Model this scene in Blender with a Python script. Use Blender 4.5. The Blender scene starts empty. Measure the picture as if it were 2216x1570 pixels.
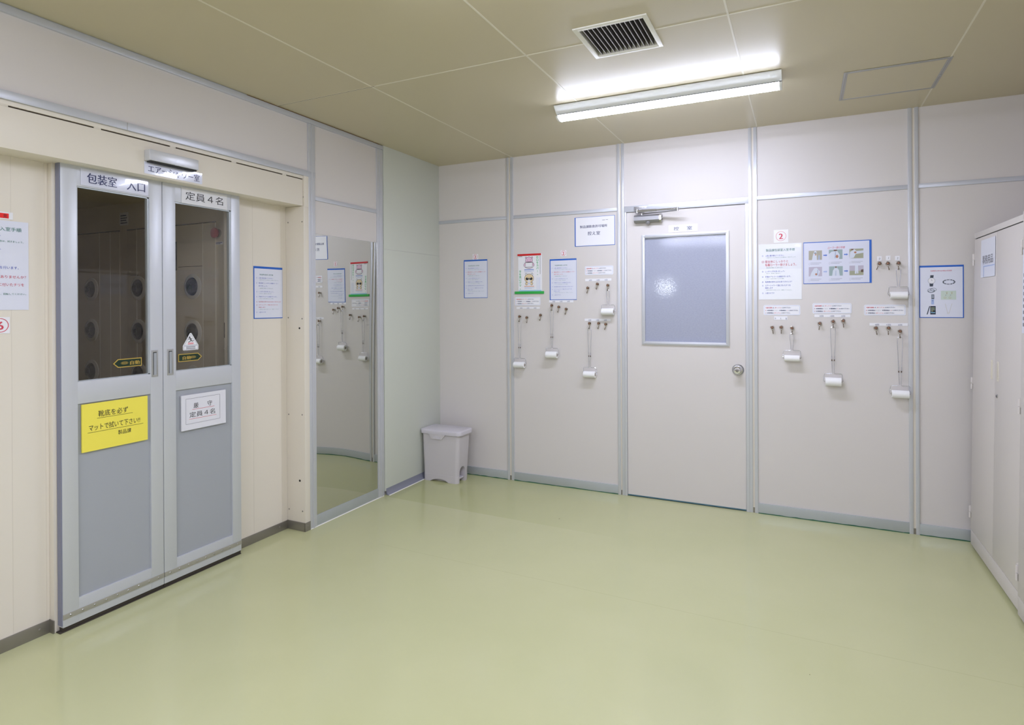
import bpy, bmesh, math, random
from mathutils import Vector, Matrix
random.seed(7)
PI = math.pi
sc = bpy.context.scene
COL = sc.collection

# ------------------------------------------------------------------ camera, world, exposure
def make_camera():
    yaw, pitch, roll = -0.4494, -0.0011, -0.0054
    fw = Vector((math.sin(yaw)*math.cos(pitch), math.cos(yaw)*math.cos(pitch), math.sin(pitch)))
    r = Vector((math.cos(yaw), -math.sin(yaw), 0)); u = r.cross(fw)
    r2 = r*math.cos(roll)+u*math.sin(roll); u2 = -r*math.sin(roll)+u*math.cos(roll)
    cam = bpy.data.cameras.new('camera'); o = bpy.data.objects.new('camera', cam); COL.objects.link(o)
    m = Matrix((r2, u2, -fw)).transposed().to_4x4(); m.translation = Vector((2.7792, -4.3219, 1.3962))
    o.matrix_world = m
    cam.sensor_fit = 'HORIZONTAL'; cam.sensor_width = 36.0
    cam.lens = 1302.99/2216*36; cam.shift_y = -(785-661.44)/2216
    cam.clip_start = 0.02; cam.clip_end = 60
    sc.camera = o
make_camera()
w = bpy.data.worlds.new('world'); sc.world = w; w.use_nodes = True
w.node_tree.nodes['Background'].inputs[0].default_value = (0.5, 0.55, 0.6, 1)
w.node_tree.nodes['Background'].inputs[1].default_value = 0.0
vs = sc.view_settings
sc.display_settings.display_device = 'sRGB'
vs.view_transform = 'Standard'; vs.look = 'None'; vs.gamma = 1.0; vs.use_curve_mapping = False
vs.exposure = 0.0
LAMP = 62.5          # brightness of the ceiling lamps' diffusers
LAMP_COL = (0.89, 0.935, 1.17)
sc.cycles.max_bounces = 9; sc.cycles.diffuse_bounces = 6; sc.cycles.glossy_bounces = 4
sc.cycles.transparent_max_bounces = 16; sc.cycles.sample_clamp_indirect = 20.0
sc.cycles.use_denoising = True; sc.cycles.use_adaptive_sampling = True; sc.cycles.adaptive_threshold = 0.015

# ------------------------------------------------------------------ materials
def lin(c):
    def f(v):
        v /= 255.0
        return v/12.92 if v <= 0.04045 else ((v+0.055)/1.055)**2.4
    return (f(c[0]), f(c[1]), f(c[2]), 1.0)
MATS = {}
def mat(name, c, rough=0.5, metal=0.0, spec=0.5, coat=0.0, var=0.0, vscale=3.0, bump=0.0, bscale=40.0, stretch=None, emit=None, estr=0.0, trans=0.0, bdist=0.01):
    m = bpy.data.materials.new(name); m.use_nodes = True
    nt = m.node_tree; b = nt.nodes['Principled BSDF']
    col = lin(c)
    b.inputs['Base Color'].default_value = col
    b.inputs['Roughness'].default_value = rough; b.inputs['Metallic'].default_value = metal
    b.inputs['Specular IOR Level'].default_value = spec
    b.inputs['Coat Weight'].default_value = coat; b.inputs['Coat Roughness'].default_value = 0.08
    b.inputs['Transmission Weight'].default_value = trans
    if emit:
        b.inputs['Emission Color'].default_value = (*emit, 1); b.inputs['Emission Strength'].default_value = estr
    def coord(scale):
        tc = nt.nodes.new('ShaderNodeTexCoord'); mp = nt.nodes.new('ShaderNodeMapping')
        nt.links.new(tc.outputs['Object'], mp.inputs['Vector'])
        mp.inputs['Scale'].default_value = stretch or (1, 1, 1)
        n = nt.nodes.new('ShaderNodeTexNoise'); n.inputs['Scale'].default_value = scale; n.inputs['Detail'].default_value = 4
        nt.links.new(mp.outputs['Vector'], n.inputs['Vector']); return n
    if var > 0:
        n = coord(vscale); mx = nt.nodes.new('ShaderNodeMix'); mx.data_type = 'RGBA'
        mx.inputs['A'].default_value = tuple(v*(1-var) for v in col[:3])+(1,)
        mx.inputs['B'].default_value = tuple(min(1, v*(1+var)) for v in col[:3])+(1,)
        nt.links.new(n.outputs['Fac'], mx.inputs['Factor']); nt.links.new(mx.outputs['Result'], b.inputs['Base Color'])
    if bump > 0:
        n = coord(bscale); bp = nt.nodes.new('ShaderNodeBump'); bp.inputs['Strength'].default_value = bump; bp.inputs['Distance'].default_value = bdist
        nt.links.new(n.outputs['Fac'], bp.inputs['Height']); nt.links.new(bp.outputs['Normal'], b.inputs['Normal'])
        if coat: nt.links.new(bp.outputs['Normal'], b.inputs['Coat Normal'])
    MATS[name] = m; return m
def sheet_glass(name, tint, refl, rough=0.0, bump=0.0, bscale=20, ior=1.5):
    m = bpy.data.materials.new(name); m.use_nodes = True; nt = m.node_tree
    for n in list(nt.nodes): nt.nodes.remove(n)
    out = nt.nodes.new('ShaderNodeOutputMaterial'); mx = nt.nodes.new('ShaderNodeMixShader')
    tr = nt.nodes.new('ShaderNodeBsdfTransparent'); tr.inputs[0].default_value = (*tint, 1)
    gl = nt.nodes.new('ShaderNodeBsdfGlossy'); gl.inputs['Roughness'].default_value = rough; gl.inputs['Color'].default_value = (refl, refl, refl, 1)
    lw = nt.nodes.new('ShaderNodeLayerWeight'); lw.inputs['Blend'].default_value = 0.5    # facing = 1 - cosine, the same from both sides
    pw = nt.nodes.new('ShaderNodeMath'); pw.operation = 'POWER'; pw.inputs[1].default_value = 5.0; nt.links.new(lw.outputs['Facing'], pw.inputs[0])
    r0 = ((ior-1)/(ior+1))**2
    fr = nt.nodes.new('ShaderNodeMath'); fr.operation = 'MULTIPLY_ADD'; fr.inputs[1].default_value = 1-r0; fr.inputs[2].default_value = r0; nt.links.new(pw.outputs[0], fr.inputs[0])
    nt.links.new(fr.outputs[0], mx.inputs[0]); nt.links.new(tr.outputs[0], mx.inputs[1]); nt.links.new(gl.outputs[0], mx.inputs[2])
    if bump:
        tc = nt.nodes.new('ShaderNodeTexCoord'); n = nt.nodes.new('ShaderNodeTexNoise'); n.inputs['Scale'].default_value = bscale; n.inputs['Detail'].default_value = 2
        bp = nt.nodes.new('ShaderNodeBump'); bp.inputs['Strength'].default_value = bump; bp.inputs['Distance'].default_value = 0.01
        nt.links.new(tc.outputs['Object'], n.inputs['Vector']); nt.links.new(n.outputs['Fac'], bp.inputs['Height'])
        nt.links.new(bp.outputs['Normal'], gl.inputs['Normal'])
    nt.links.new(mx.outputs[0], out.inputs[0]); MATS[name] = m; return m

mat('panel', (214, 209, 207), 0.42, var=0.02, vscale=1.3, bump=0.03, bscale=300)
mat('panel_green', (204, 208, 199), 0.45, var=0.02, vscale=1.3)
mat('ceiling', (198, 188, 158), 0.32, var=0.015, vscale=1.0)
mat('seam', (222, 216, 198), 0.4)
mat('booth', (226, 219, 207), 0.4, var=0.015, vscale=1.2)
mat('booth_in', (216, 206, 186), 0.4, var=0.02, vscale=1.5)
mat('channel', (218, 211, 199), 0.4)
mat('alum', (204, 206, 213), 0.30, metal=0.28, bump=0.02, bscale=60, stretch=(40, 40, 0.6))
mat('alum_h', (196, 199, 207), 0.32, metal=0.28, bump=0.02, bscale=60, stretch=(0.6, 0.6, 40))
mat('alum_base', (186, 192, 196), 0.38, metal=0.45, var=0.05, vscale=6)
mat('door_alum', (205, 208, 215), 0.36, metal=0.3, bump=0.02, bscale=60, stretch=(20, 20, 1))
mat('door_panel', (165, 169, 176), 0.42, var=0.015, vscale=2)
mat('steel', (150, 146, 139), 0.38, metal=0.7, var=0.15, vscale=7)
mat('strip', (176, 174, 166), 0.36, metal=0.5, var=0.08, vscale=9)
mat('chrome', (225, 226, 230), 0.1, metal=1.0)
mat('closer_grey', (156, 156, 159), 0.32, metal=0.6)
mat('closer_bright', (206, 206, 210), 0.16, metal=0.9)
mat('satin_chrome', (190, 190, 192), 0.22, metal=1.0)
mat('dark', (24, 23, 22), 0.6)
mat('rubber', (62, 56, 48), 0.75, var=0.3, vscale=9)
mat('shadow_gap', (60, 48, 36), 0.8)
mat('paint_green', (38, 98, 74), 0.5, var=0.25, vscale=30)
mat('paint_teal', (70, 112, 128), 0.4, var=0.3, vscale=14)
mat('cove', (132, 134, 148), 0.4)
mat('caulk', (226, 224, 214), 0.6)
mat('rust', (112, 72, 30), 0.8, var=0.3, vscale=12)
mat('paper', (236, 236, 242), 0.6)
mat('paper_lam', (236, 238, 243), 0.35, coat=0.6, bump=0.12, bscale=9, bdist=0.02)
mat('paper_cool', (222, 225, 240), 0.35, coat=0.25)
mat('blue', (30, 98, 196), 0.35)
mat('yellow', (244, 230, 88), 0.6)
mat('tape', (222, 222, 226), 0.35, coat=0.2, bump=0.1, bscale=14, bdist=0.02)
mat('k', (36, 36, 42), 0.5)
mat('navy', (44, 54, 104), 0.5)
mat('g_text', (34, 120, 100), 0.5)
mat('g_small', (110, 150, 148), 0.5)
mat('b_text', (70, 92, 190), 0.5)
mat('r_text', (206, 62, 84), 0.5)
mat('grey_text', (128, 128, 138), 0.5)
mat('red', (206, 22, 26), 0.4)
mat('red_line', (226, 110, 118), 0.5)
mat('sign_red', (236, 24, 22), 0.45)
mat('bright_green', (40, 170, 70), 0.4)
mat('letter_green', (84, 184, 118), 0.5)
mat('sky_strip', (150, 200, 226), 0.5)
mat('orange_strip', (224, 160, 124), 0.5)
mat('pale_blue', (166, 184, 226), 0.5)
mat('pink', (226, 190, 214), 0.5)
mat('tan', (226, 206, 168), 0.5)
mat('outline', (62, 50, 64), 0.5)
mat('black_print', (26, 22, 26), 0.5)
mat('gold', (202, 172, 84), 0.35, metal=0.3)
mat('dark_green', (20, 48, 32), 0.35)
mat('sensor', (208, 210, 216), 0.32, metal=0.35)
mat('jet_metal', (20, 20, 22), 0.18, metal=0.1)
mat('flange_metal', (236, 234, 228), 0.22, metal=0.3)
mat('seam_white', (244, 240, 230), 0.4)
mat('ink_soft', (100, 100, 110), 0.5)
mat('white_metal', (232, 232, 230), 0.35)
mat('brown_cap', (150, 112, 90), 0.4, metal=0.35)
mat('cap_ring', (92, 72, 58), 0.4, metal=0.4)
mat('hook_wire', (112, 98, 80), 0.38, metal=0.6)
mat('hook_yoke', (196, 188, 172), 0.3, metal=0.7)
mat('roller_wire', (206, 207, 216), 0.22, metal=0.8)
mat('roll_paper', (240, 240, 242), 0.55, bump=0.03, bscale=90)
mat('card_core', (170, 160, 150), 0.7)
mat('edge_shade', (128, 131, 150), 0.45)
mat('bin', (202, 197, 201), 0.42, bump=0.02, bscale=200)
mat('bin_lid', (206, 202, 210), 0.34)
mat('cabinet', (212, 206, 204), 0.4, var=0.012, vscale=2)
mat('cabinet_pull', (222, 216, 204), 0.4)
mat('hatch_alum', (176, 176, 176), 0.4, metal=0.5)
mat('vent_frame', (226, 224, 214), 0.4)
mat('vent_blade', (96, 92, 92), 0.45)
mat('vent_edge', (206, 204, 210), 0.4)
mat('vent_dark', (62, 58, 52), 0.7)
mat('button_red', (176, 38, 48), 0.35)
mat('lamp_body', (236, 238, 240), 0.4)
mat('diffuser', (250, 250, 250), 0.4, emit=LAMP_COL, estr=LAMP)
mat('glint_glow', (240, 244, 250), 0.4, emit=(0.9, 0.96, 1.0), estr=16.0)
mat('bg_beige', (178, 174, 158), 0.6)
mat('bg_teal', (158, 178, 178), 0.6)
mat('bg_mauve', (190, 184, 200), 0.6)
mat('bg_olive', (166, 168, 142), 0.6)
mat('cloth_white', (216, 222, 234), 0.6)
mat('cloth_fold', (172, 184, 208), 0.6)
mat('skin', (186, 128, 98), 0.6)
mat('hair', (116, 82, 62), 0.6)
mat('arrow_blue', (84, 124, 206), 0.5)
mat('strap', (62, 70, 84), 0.5)
mat('silver_print', (150, 158, 172), 0.5)
mat('screen', (40, 52, 70), 0.4)
mat('icon_gold', (212, 196, 110), 0.5)
mat('icon_blue', (140, 190, 220), 0.5)
mat('mint', (200, 214, 204), 0.5)
mat('gold_print', (190, 182, 148), 0.5)
sheet_glass('pane', (0.95, 0.94, 0.91), 1.0, ior=1.5)
sheet_glass('film', (0.97, 0.97, 0.98), 1.0, rough=0.06, bump=0.16, bscale=9, ior=1.5)
mat('mirror', (205, 206, 200), 0.015, metal=1.0)

def frosted():
    m = mat('frosted', (190, 195, 213), 0.04, spec=0.5)
    nt = m.node_tree; b = nt.nodes['Principled BSDF']; b.inputs['Transmission Weight'].default_value = 0.25
    tc = nt.nodes.new('ShaderNodeTexCoord'); mp = nt.nodes.new('ShaderNodeMapping'); mp.inputs['Scale'].default_value = (0.55, 1, 1)
    n = nt.nodes.new('ShaderNodeTexNoise'); n.inputs['Scale'].default_value = 150; n.inputs['Detail'].default_value = 1.5
    bp = nt.nodes.new('ShaderNodeBump'); bp.inputs['Strength'].default_value = 1.0; bp.inputs['Distance'].default_value = 0.00013
    nt.links.new(tc.outputs['Object'], mp.inputs['Vector']); nt.links.new(mp.outputs['Vector'], n.inputs['Vector'])
    nt.links.new(n.outputs['Fac'], bp.inputs['Height']); nt.links.new(bp.outputs['Normal'], b.inputs['Normal'])
    mx = nt.nodes.new('ShaderNodeMix'); mx.data_type = 'RGBA'; mx.inputs['A'].default_value = lin((176, 181, 202)); mx.inputs['B'].default_value = lin((192, 197, 216))
    nt.links.new(n.outputs['Fac'], mx.inputs['Factor']); nt.links.new(mx.outputs['Result'], b.inputs['Base Color'])
frosted()
def floor_mat():
    m = mat('floor', (186, 186, 132), 0.2, spec=0.5)
    nt = m.node_tree; b = nt.nodes['Principled BSDF']
    tc = nt.nodes.new('ShaderNodeTexCoord')
    n = nt.nodes.new('ShaderNodeTexNoise'); n.inputs['Scale'].default_value = 1.6; n.inputs['Detail'].default_value = 6
    mx = nt.nodes.new('ShaderNodeMix'); mx.data_type = 'RGBA'
    mx.inputs['A'].default_value = lin((186, 188, 142)); mx.inputs['B'].default_value = lin((197, 197, 156))
    nt.links.new(tc.outputs['Object'], n.inputs['Vector']); nt.links.new(n.outputs['Fac'], mx.inputs['Factor'])
    # sparse dark specks
    v = nt.nodes.new('ShaderNodeTexVoronoi'); v.inputs['Scale'].default_value = 3.2; nt.links.new(tc.outputs['Object'], v.inputs['Vector'])
    lt = nt.nodes.new('ShaderNodeMath'); lt.operation = 'LESS_THAN'; lt.inputs[1].default_value = 0.012; nt.links.new(v.outputs['Distance'], lt.inputs[0])
    mk = nt.nodes.new('ShaderNodeMix'); mk.data_type = 'RGBA'; mk.inputs['B'].default_value = lin((96, 92, 62))
    nt.links.new(lt.outputs[0], mk.inputs['Factor']); nt.links.new(mx.outputs['Result'], mk.inputs['A']); 
    # faint joint line across the floor and the edge of an older coat of paint by the corner
    sx = nt.nodes.new('ShaderNodeSeparateXYZ'); nt.links.new(tc.outputs['Object'], sx.inputs[0])
    def M(op, a, c, d=None):
        q = nt.nodes.new('ShaderNodeMath'); q.operation = op
        for k, v in enumerate((a, c, d)):
            if v is None: continue
            if isinstance(v, (int, float)): q.inputs[k].default_value = v
            else: nt.links.new(v, q.inputs[k])
        return q.outputs[0]
    dy = M('MULTIPLY_ADD', sx.outputs['X'], 0.023, sx.outputs['Y'])           # joint: y + 0.023 x = -1.477
    ln = M('MULTIPLY', M('COMPARE', dy, -1.477, 0.0016), M('GREATER_THAN', sx.outputs['X'], 0.55))
    m3 = nt.nodes.new('ShaderNodeMix'); m3.data_type = 'RGBA'; m3.inputs['B'].default_value = lin((158, 156, 116))
    nt.links.new(M('MULTIPLY', ln, 0.3), m3.inputs['Factor']); nt.links.new(mk.outputs['Result'], m3.inputs['A'])
    old = M('MULTIPLY', M('GREATER_THAN', M('MULTIPLY_ADD', sx.outputs['X'], 0.03, sx.outputs['Y']), -0.765), M('LESS_THAN', sx.outputs['X'], 1.9))
    m4 = nt.nodes.new('ShaderNodeMix'); m4.data_type = 'RGBA'; m4.inputs['B'].default_value = lin((172, 176, 122))
    fade = nt.nodes.new('ShaderNodeMapRange'); fade.inputs['From Min'].default_value = 0.7; fade.inputs['From Max'].default_value = 1.9; fade.inputs['To Min'].default_value = 0.5; fade.inputs['To Max'].default_value = 0.0
    nt.links.new(sx.outputs['X'], fade.inputs['Value'])
    nt.links.new(M('MULTIPLY', old, fade.outputs['Result']), m4.inputs['Factor']); nt.links.new(m3.outputs['Result'], m4.inputs['A']); nt.links.new(m4.outputs['Result'], b.inputs['Base Color'])
    n2 = nt.nodes.new('ShaderNodeTexNoise'); n2.inputs['Scale'].default_value = 5; n2.inputs['Detail'].default_value = 5
    bp = nt.nodes.new('ShaderNodeBump'); bp.inputs['Strength'].default_value = 0.05; bp.inputs['Distance'].default_value = 0.01
    nt.links.new(tc.outputs['Object'], n2.inputs['Vector']); nt.links.new(n2.outputs['Fac'], bp.inputs['Height']); nt.links.new(bp.outputs['Normal'], b.inputs['Normal'])
    n3 = nt.nodes.new('ShaderNodeTexNoise'); n3.inputs['Scale'].default_value = 2.2
    mr = nt.nodes.new('ShaderNodeMapRange'); mr.inputs['To Min'].default_value = 0.09; mr.inputs['To Max'].default_value = 0.17
    nt.links.new(tc.outputs['Object'], n3.inputs['Vector']); nt.links.new(n3.outputs['Fac'], mr.inputs['Value']); nt.links.new(mr.outputs['Result'], b.inputs['Roughness'])
floor_mat()

# ------------------------------------------------------------------ mesh builder
_glyph = {}
def glyphs(s):
    if s not in _glyph:
        c = bpy.data.curves.new('tmp', 'FONT'); c.body = s; c.resolution_u = 2
        o = bpy.data.objects.new('tmp', c); COL.objects.link(o)
        dg = bpy.context.evaluated_depsgraph_get()
        me = bpy.data.meshes.new_from_object(o.evaluated_get(dg))
        vs_ = [(v.co.x, v.co.y) for v in me.vertices]; fs = [tuple(p.vertices) for p in me.polygons]
        bpy.data.objects.remove(o); bpy.data.curves.remove(c); bpy.data.meshes.remove(me)
        _glyph[s] = (vs_, fs)
    return _glyph[s]

class MB:
    def __init__(s): s.v = []; s.f = []; s.m = []; s.mats = []
    def mi(s, m):
        if m not in s.mats: s.mats.append(m)
        return s.mats.index(m)
    def add(s, vs_, fs, m):
        o = len(s.v); s.v += [tuple(p) for p in vs_]; i = s.mi(m)
        for f in fs: s.f.append(tuple(k+o for k in f)); s.m.append(i)
        return s
    def box(s, x0, x1, y0, y1, z0, z1, m, bev=0.0):
        if bev > 0:
            bm = bmesh.new(); bmesh.ops.create_cube(bm, size=1)
            for v in bm.verts: v.co = Vector(((x0+x1)/2+v.co.x*(x1-x0), (y0+y1)/2+v.co.y*(y1-y0), (z0+z1)/2+v.co.z*(z1-z0)))
            bmesh.ops.bevel(bm, geom=bm.edges[:], offset=bev, segments=2, affect='EDGES', profile=0.6)
            bm.verts.index_update()
            s.add([v.co for v in bm.verts], [[v.index for v in f.verts] for f in bm.faces], m); bm.free(); return s
        P = [(x, y, z) for z in (z0, z1) for y in (y0, y1) for x in (x0, x1)]
        return s.add(P, [(0, 2, 3, 1), (4, 5, 7, 6), (0, 1, 5, 4), (2, 6, 7, 3), (0, 4, 6, 2), (1, 3, 7, 5)], m)
    def quad(s, x0, x1, z0, z1, y, m):      # a print lying in the sheet, facing -y
        return s.add([(x0, y, z0), (x1, y, z0), (x1, y, z1), (x0, y, z1)], [(0, 1, 2, 3)], m)
    def poly(s, pts, y, m):
        return s.add([(x, y, z) for x, z in pts], [tuple(range(len(pts)))], m)
    def disc(s, cx, cz, rx, rz, y, m, n=28, a0=0.0, a1=2*PI):
        pts = [(cx+rx*math.cos(a0+(a1-a0)*k/n), cz+rz*math.sin(a0+(a1-a0)*k/n)) for k in range(n+(a1-a0 < 6.2))]
        return s.poly(pts, y, m)
    def ring(s, cx, cz, rx, rz, t, y, m, n=32, a0=0.0, a1=2*PI):
        V = []
        for k in range(n+1):
            a = a0+(a1-a0)*k/n; c, d = math.cos(a), math.sin(a)
            V += [(cx+rx*c, y, cz+rz*d), (cx+(rx-t)*c, y, cz+(rz-t)*d)]
        return s.add(V, [(2*k, 2*k+2, 2*k+3, 2*k+1) for k in range(n)], m)
    def line(s, p, q, t, y, m):
        (x0, z0), (x1, z1) = p, q; d = math.hypot(x1-x0, z1-z0) or 1; nx, nz = -(z1-z0)/d*t/2, (x1-x0)/d*t/2
        return s.add([(x0-nx, y, z0-nz), (x1-nx, y, z1-nz), (x1+nx, y, z1+nz), (x0+nx, y, z0+nz)], [(0, 1, 2, 3)], m)
    def text(s, t, x, z, size, m, y=-0.0020, width=None, align='L', bold=0.0, shear=0.0):
        V, F = glyphs(t)
        if not V: return s
        x0 = min(p[0] for p in V); x1 = max(p[0] for p in V)
        sx = width/(x1-x0) if width else size
        wd = (x1-x0)*sx; ox = x-{'L': 0, 'C': wd/2, 'R': wd}[align]
        for k in ((-1, 0, 1) if bold else (0,)):      # heavier strokes: the letter pressed again, a hair to the side
            s.add([(ox+(p[0]-x0)*sx+shear*p[1]*size+k*bold*size, y-0.00002*k, z+p[1]*size) for p in V], F, m)
        return s
    def vtext(s, t, x, ztop, size, m, y=-0.0020, pitch=1.02, bold=0.0):
        for k, ch in enumerate(t):
            if ch == 'ー': s.quad(x-size*0.05, x+size*0.05, ztop-size*(k*pitch+0.95), ztop-size*(k*pitch+0.12), y, m); continue
            s.text(ch, x, ztop-size*(k*pitch+0.86), size, m, y, align='C', bold=bold)
        return s
    def cyl(s, p, q, r, m, n=20, r2=None, caps=True):
        p, q = Vector(p), Vector(q); d = (q-p).normalized()
        a = d.orthogonal().normalized(); b = d.cross(a); r2 = r if r2 is None else r2
        V = []
        for c, rr in ((p, r), (q, r2)):
            for k in range(n):
                t = 2*PI*k/n; V.append(c+a*(rr*math.cos(t))+b*(rr*math.sin(t)))
        F = [(k, (k+1) % n, n+(k+1) % n, n+k) for k in range(n)]
        if caps: F += [tuple(range(n-1, -1, -1)), tuple(range(n, 2*n))]
        return s.add(V, F, m)
    def lathe(s, origin, axis, prof, m, n=32):   # prof: (distance along axis, radius)
        o, d = Vector(origin), Vector(axis).normalized(); a = d.orthogonal().normalized(); b = d.cross(a); V = []; F = []
        for h, r in prof:
            for k in range(n):
                t = 2*PI*k/n; V.append(o+d*h+a*(r*math.cos(t))+b*(r*math.sin(t)))
        for j in range(len(prof)-1):
            for k in range(n): F.append((j*n+k, j*n+(k+1) % n, (j+1)*n+(k+1) % n, (j+1)*n+k))
        F.append(tuple(range((len(prof)-1)*n, len(prof)*n))); F.append(tuple(range(n-1, -1, -1)))
        return s.add(V, F, m)
    def tube(s, path, r, m, n=8, closed=False):
        P = [Vector(p) for p in path]; N = len(P); V = []; F = []; up = None
        for i in range(N):
            a = P[(i-1) % N] if (closed or i > 0) else P[i]; c = P[(i+1) % N] if (closed or i < N-1) else P[i]
            t = (c-a).normalized()
            if up is None: up = t.orthogonal().normalized()
            up = (up-t*up.dot(t)).normalized(); b = t.cross(up)
            for k in range(n):
                q = 2*PI*k/n; V.append(P[i]+up*(r*math.cos(q))+b*(r*math.sin(q)))
        for i in range(N if closed else N-1):
            j = (i+1) % N
            for k in range(n): F.append((i*n+k, i*n+(k+1) % n, j*n+(k+1) % n, j*n+k))
        if not closed: F += [tuple(range(n-1, -1, -1)), tuple(range((N-1)*n, N*n))]
        return s.add(V, F, m)
    def prism(s, pts, axis, a0, a1, m):   # polygon extruded along an axis; pts are the two other coordinates in xyz order
        n = len(pts); V = []
        for a in (a0, a1):
            for p in pts:
                c = list(p); c.insert(axis, a); V.append(tuple(c))
        F = [tuple(range(n)), tuple(range(2*n-1, n-1, -1))]+[(k, n+k, n+(k+1) % n, (k+1) % n) for k in range(n)]
        return s.add(V, F, m)
    def build(s, name, parent=None, smooth=32, loc=None, rot=None):
        me = bpy.data.meshes.new(name); me.from_pydata(s.v, [], s.f); me.validate()
        for m in s.mats: me.materials.append(MATS[m])
        if len(me.polygons) == len(s.m): me.polygons.foreach_set('material_index', s.m)
        bm = bmesh.new(); bm.from_mesh(me)
        if s.recalc: bmesh.ops.recalc_face_normals(bm, faces=bm.faces[:])
        bm.to_mesh(me); bm.free()
        if smooth:
            me.polygons.foreach_set('use_smooth', [True]*len(me.polygons)); me.set_sharp_from_angle(angle=math.radians(smooth))
        o = bpy.data.objects.new(name, me); COL.objects.link(o)
        if parent: o.parent = parent
        if loc: o.location = loc
        if rot: o.rotation_euler = rot
        return o
    recalc = True
class Print(MB):       # flat prints keep their facing
    recalc = False
    def build(s, name, parent=None, **k): return MB.build(s, name, parent, smooth=0, **k)

def tag(o, label, cat, group=None, kind=None):
    if label: o['label'] = label
    if cat: o['category'] = cat
    if group: o['group'] = group
    if kind: o['kind'] = kind
    return o
def thing(name, label, cat, loc=(0, 0, 0), rz=0.0, group=None, kind=None, rot=None):
    o = bpy.data.objects.new(name, None); COL.objects.link(o); o.empty_display_size = 0.05
    o.location = loc; o.rotation_euler = rot or (0, 0, rz)
    return tag(o, label, cat, group, kind)
def struct(name, mb, label, cat, smooth=32): return tag(mb.build(name, smooth=smooth), label, cat, None, 'structure')
def dup(root, loc, rot=None, label=None, group=None):     # a copy of a thing with copies of its parts and sub-parts
    r = root.copy(); COL.objects.link(r); r.location = loc
    if rot is not None: r.rotation_euler = rot
    if label: r['label'] = label
    if group: r['group'] = group
    for ch in [o for o in root.children]:
        c = ch.copy(); COL.objects.link(c); c.parent = r
        for g in [o for o in ch.children]:
            d = g.copy(); COL.objects.link(d); d.parent = c
    return r

# ------------------------------------------------------------------ room shell
HC = 2.571; XR = 4.12; YR = -8.0
struct('floor', MB().box(-0.2, XR+0.1, YR-0.1, 0.1, -0.1, 0.0, 'floor'), 'glossy pale green painted floor of the whole room', 'floor')
# ceiling: panels 0.905 apart, the vent's opening left free
def ceiling():
    b = MB(); VX = (1.918, 2.199); VY = (-1.870, -1.585)
    xs = sorted([-0.2, XR+0.1]+list(VX)); ys = sorted([YR-0.1, 0.1]+list(VY))
    for i in range(3):
        for j in range(3):
            if i == 1 and j == 1: continue
            b.box(xs[i], xs[i+1], ys[j], ys[j+1], HC, HC+0.05, 'ceiling')
    for x in (0.703, 1.612, 2.512, 3.424): b.box(x-0.004, x+0.004, YR, 0.0, HC-0.0015, HC, 'seam')
    for y in (-1.735, -3.545, -5.355, -7.165):
        for x0, x1 in ((0, 1.90), (2.218, XR)) if y == -1.735 else ((0, XR),): b.box(x0, x1, y-0.004, y+0.004, HC-0.0014, HC, 'seam')
    b.box(0.0, 0.72, -1.737, -1.734, HC-0.0016, HC, 'shadow_gap')
    return b
struct('ceiling', ceiling(), 'flat ivory panel ceiling with thin joint lines', 'ceiling')
# back wall with the door opening
DX0, DX1, DZ = 1.626, 2.437, 2.065
b = MB().box(-0.1, 1.608, 0.0, 0.05, 0, HC+0.05, 'panel').box(2.457, XR+0.1, 0.0, 0.05, 0, HC+0.05, 'panel').box(1.608, 2.457, 0.0, 0.05, 2.108, HC+0.05, 'panel')
struct('wall_back', b, 'light ivory panel wall at the back, hung with sheets and rollers', 'wall')
# left wall: upper panels, mirror bay back, rear stretch
b = MB().box(-0.05, 0.0, -3.5, -1.488, 2.2, HC+0.05, 'panel').box(-0.05, 0.0, -1.488, 0.0, 0, HC+0.05, 'panel').box(-0.05, 0.0, YR, -3.5, 0, HC+0.05, 'panel')
struct('wall_left', b, 'light ivory panel wall on the left, above the sliding doors and behind the mirror', 'wall')
struct('wall_left', MB().box(0.0, 0.015, -0.748, 0.0, 0.03, HC, 'panel_green', 0.001), 'pale greenish wall panel between the mirror and the corner', 'wall panel')
struct('trim_19', MB().box(0.015, 0.0166, -0.745, -0.006, 1.8115, 1.8145, 'panel_green').box(0.015, 0.0157, -0.745, -0.006, 1.8102, 1.8115, 'hatch_alum'), 'thin horizontal joint strip on the greenish panel', 'joint strip')
struct('wall_right', MB().box(XR, XR+0.05, YR, 0.0, 0, HC+0.05, 'panel'), 'plain light wall behind the steel cabinets', 'wall')
# rear wall with a window guessed and added to glint in the frosted pane
b = MB().box(-0.1, XR+0.1, YR-0.05, YR, 0, 1.56, 'panel').box(-0.1, XR+0.1, YR-0.05, YR, 1.92, HC+0.05, 'panel').box(-0.1, 0.03, YR-0.05, YR, 1.56, 1.92, 'panel').box(0.55, XR+0.1, YR-0.05, YR, 1.56, 1.92, 'panel')
struct('wall_rear', b, 'plain light wall behind the viewpoint', 'wall')
wn = thing('glint_window', 'small glowing window added in the wall behind the viewpoint for a glint', 'window', (0.29, YR, 1.74), kind='structure')
MB().box(-0.20, 0.20, -0.04, -0.03, -0.12, 0.12, 'glint_glow').build('glint_pane', wn)
f = MB()
for x0, x1, z0, z1 in ((-0.26, 0.26, -0.18, -0.09), (-0.26, 0.26, 0.09, 0.18), (-0.26, -0.16, -0.09, 0.09), (0.16, 0.26, -0.09, 0.09)): f.box(x0, x1, -0.03, 0.008, z0, z1, 'alum')
f.build('window_frame', wn)

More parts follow.
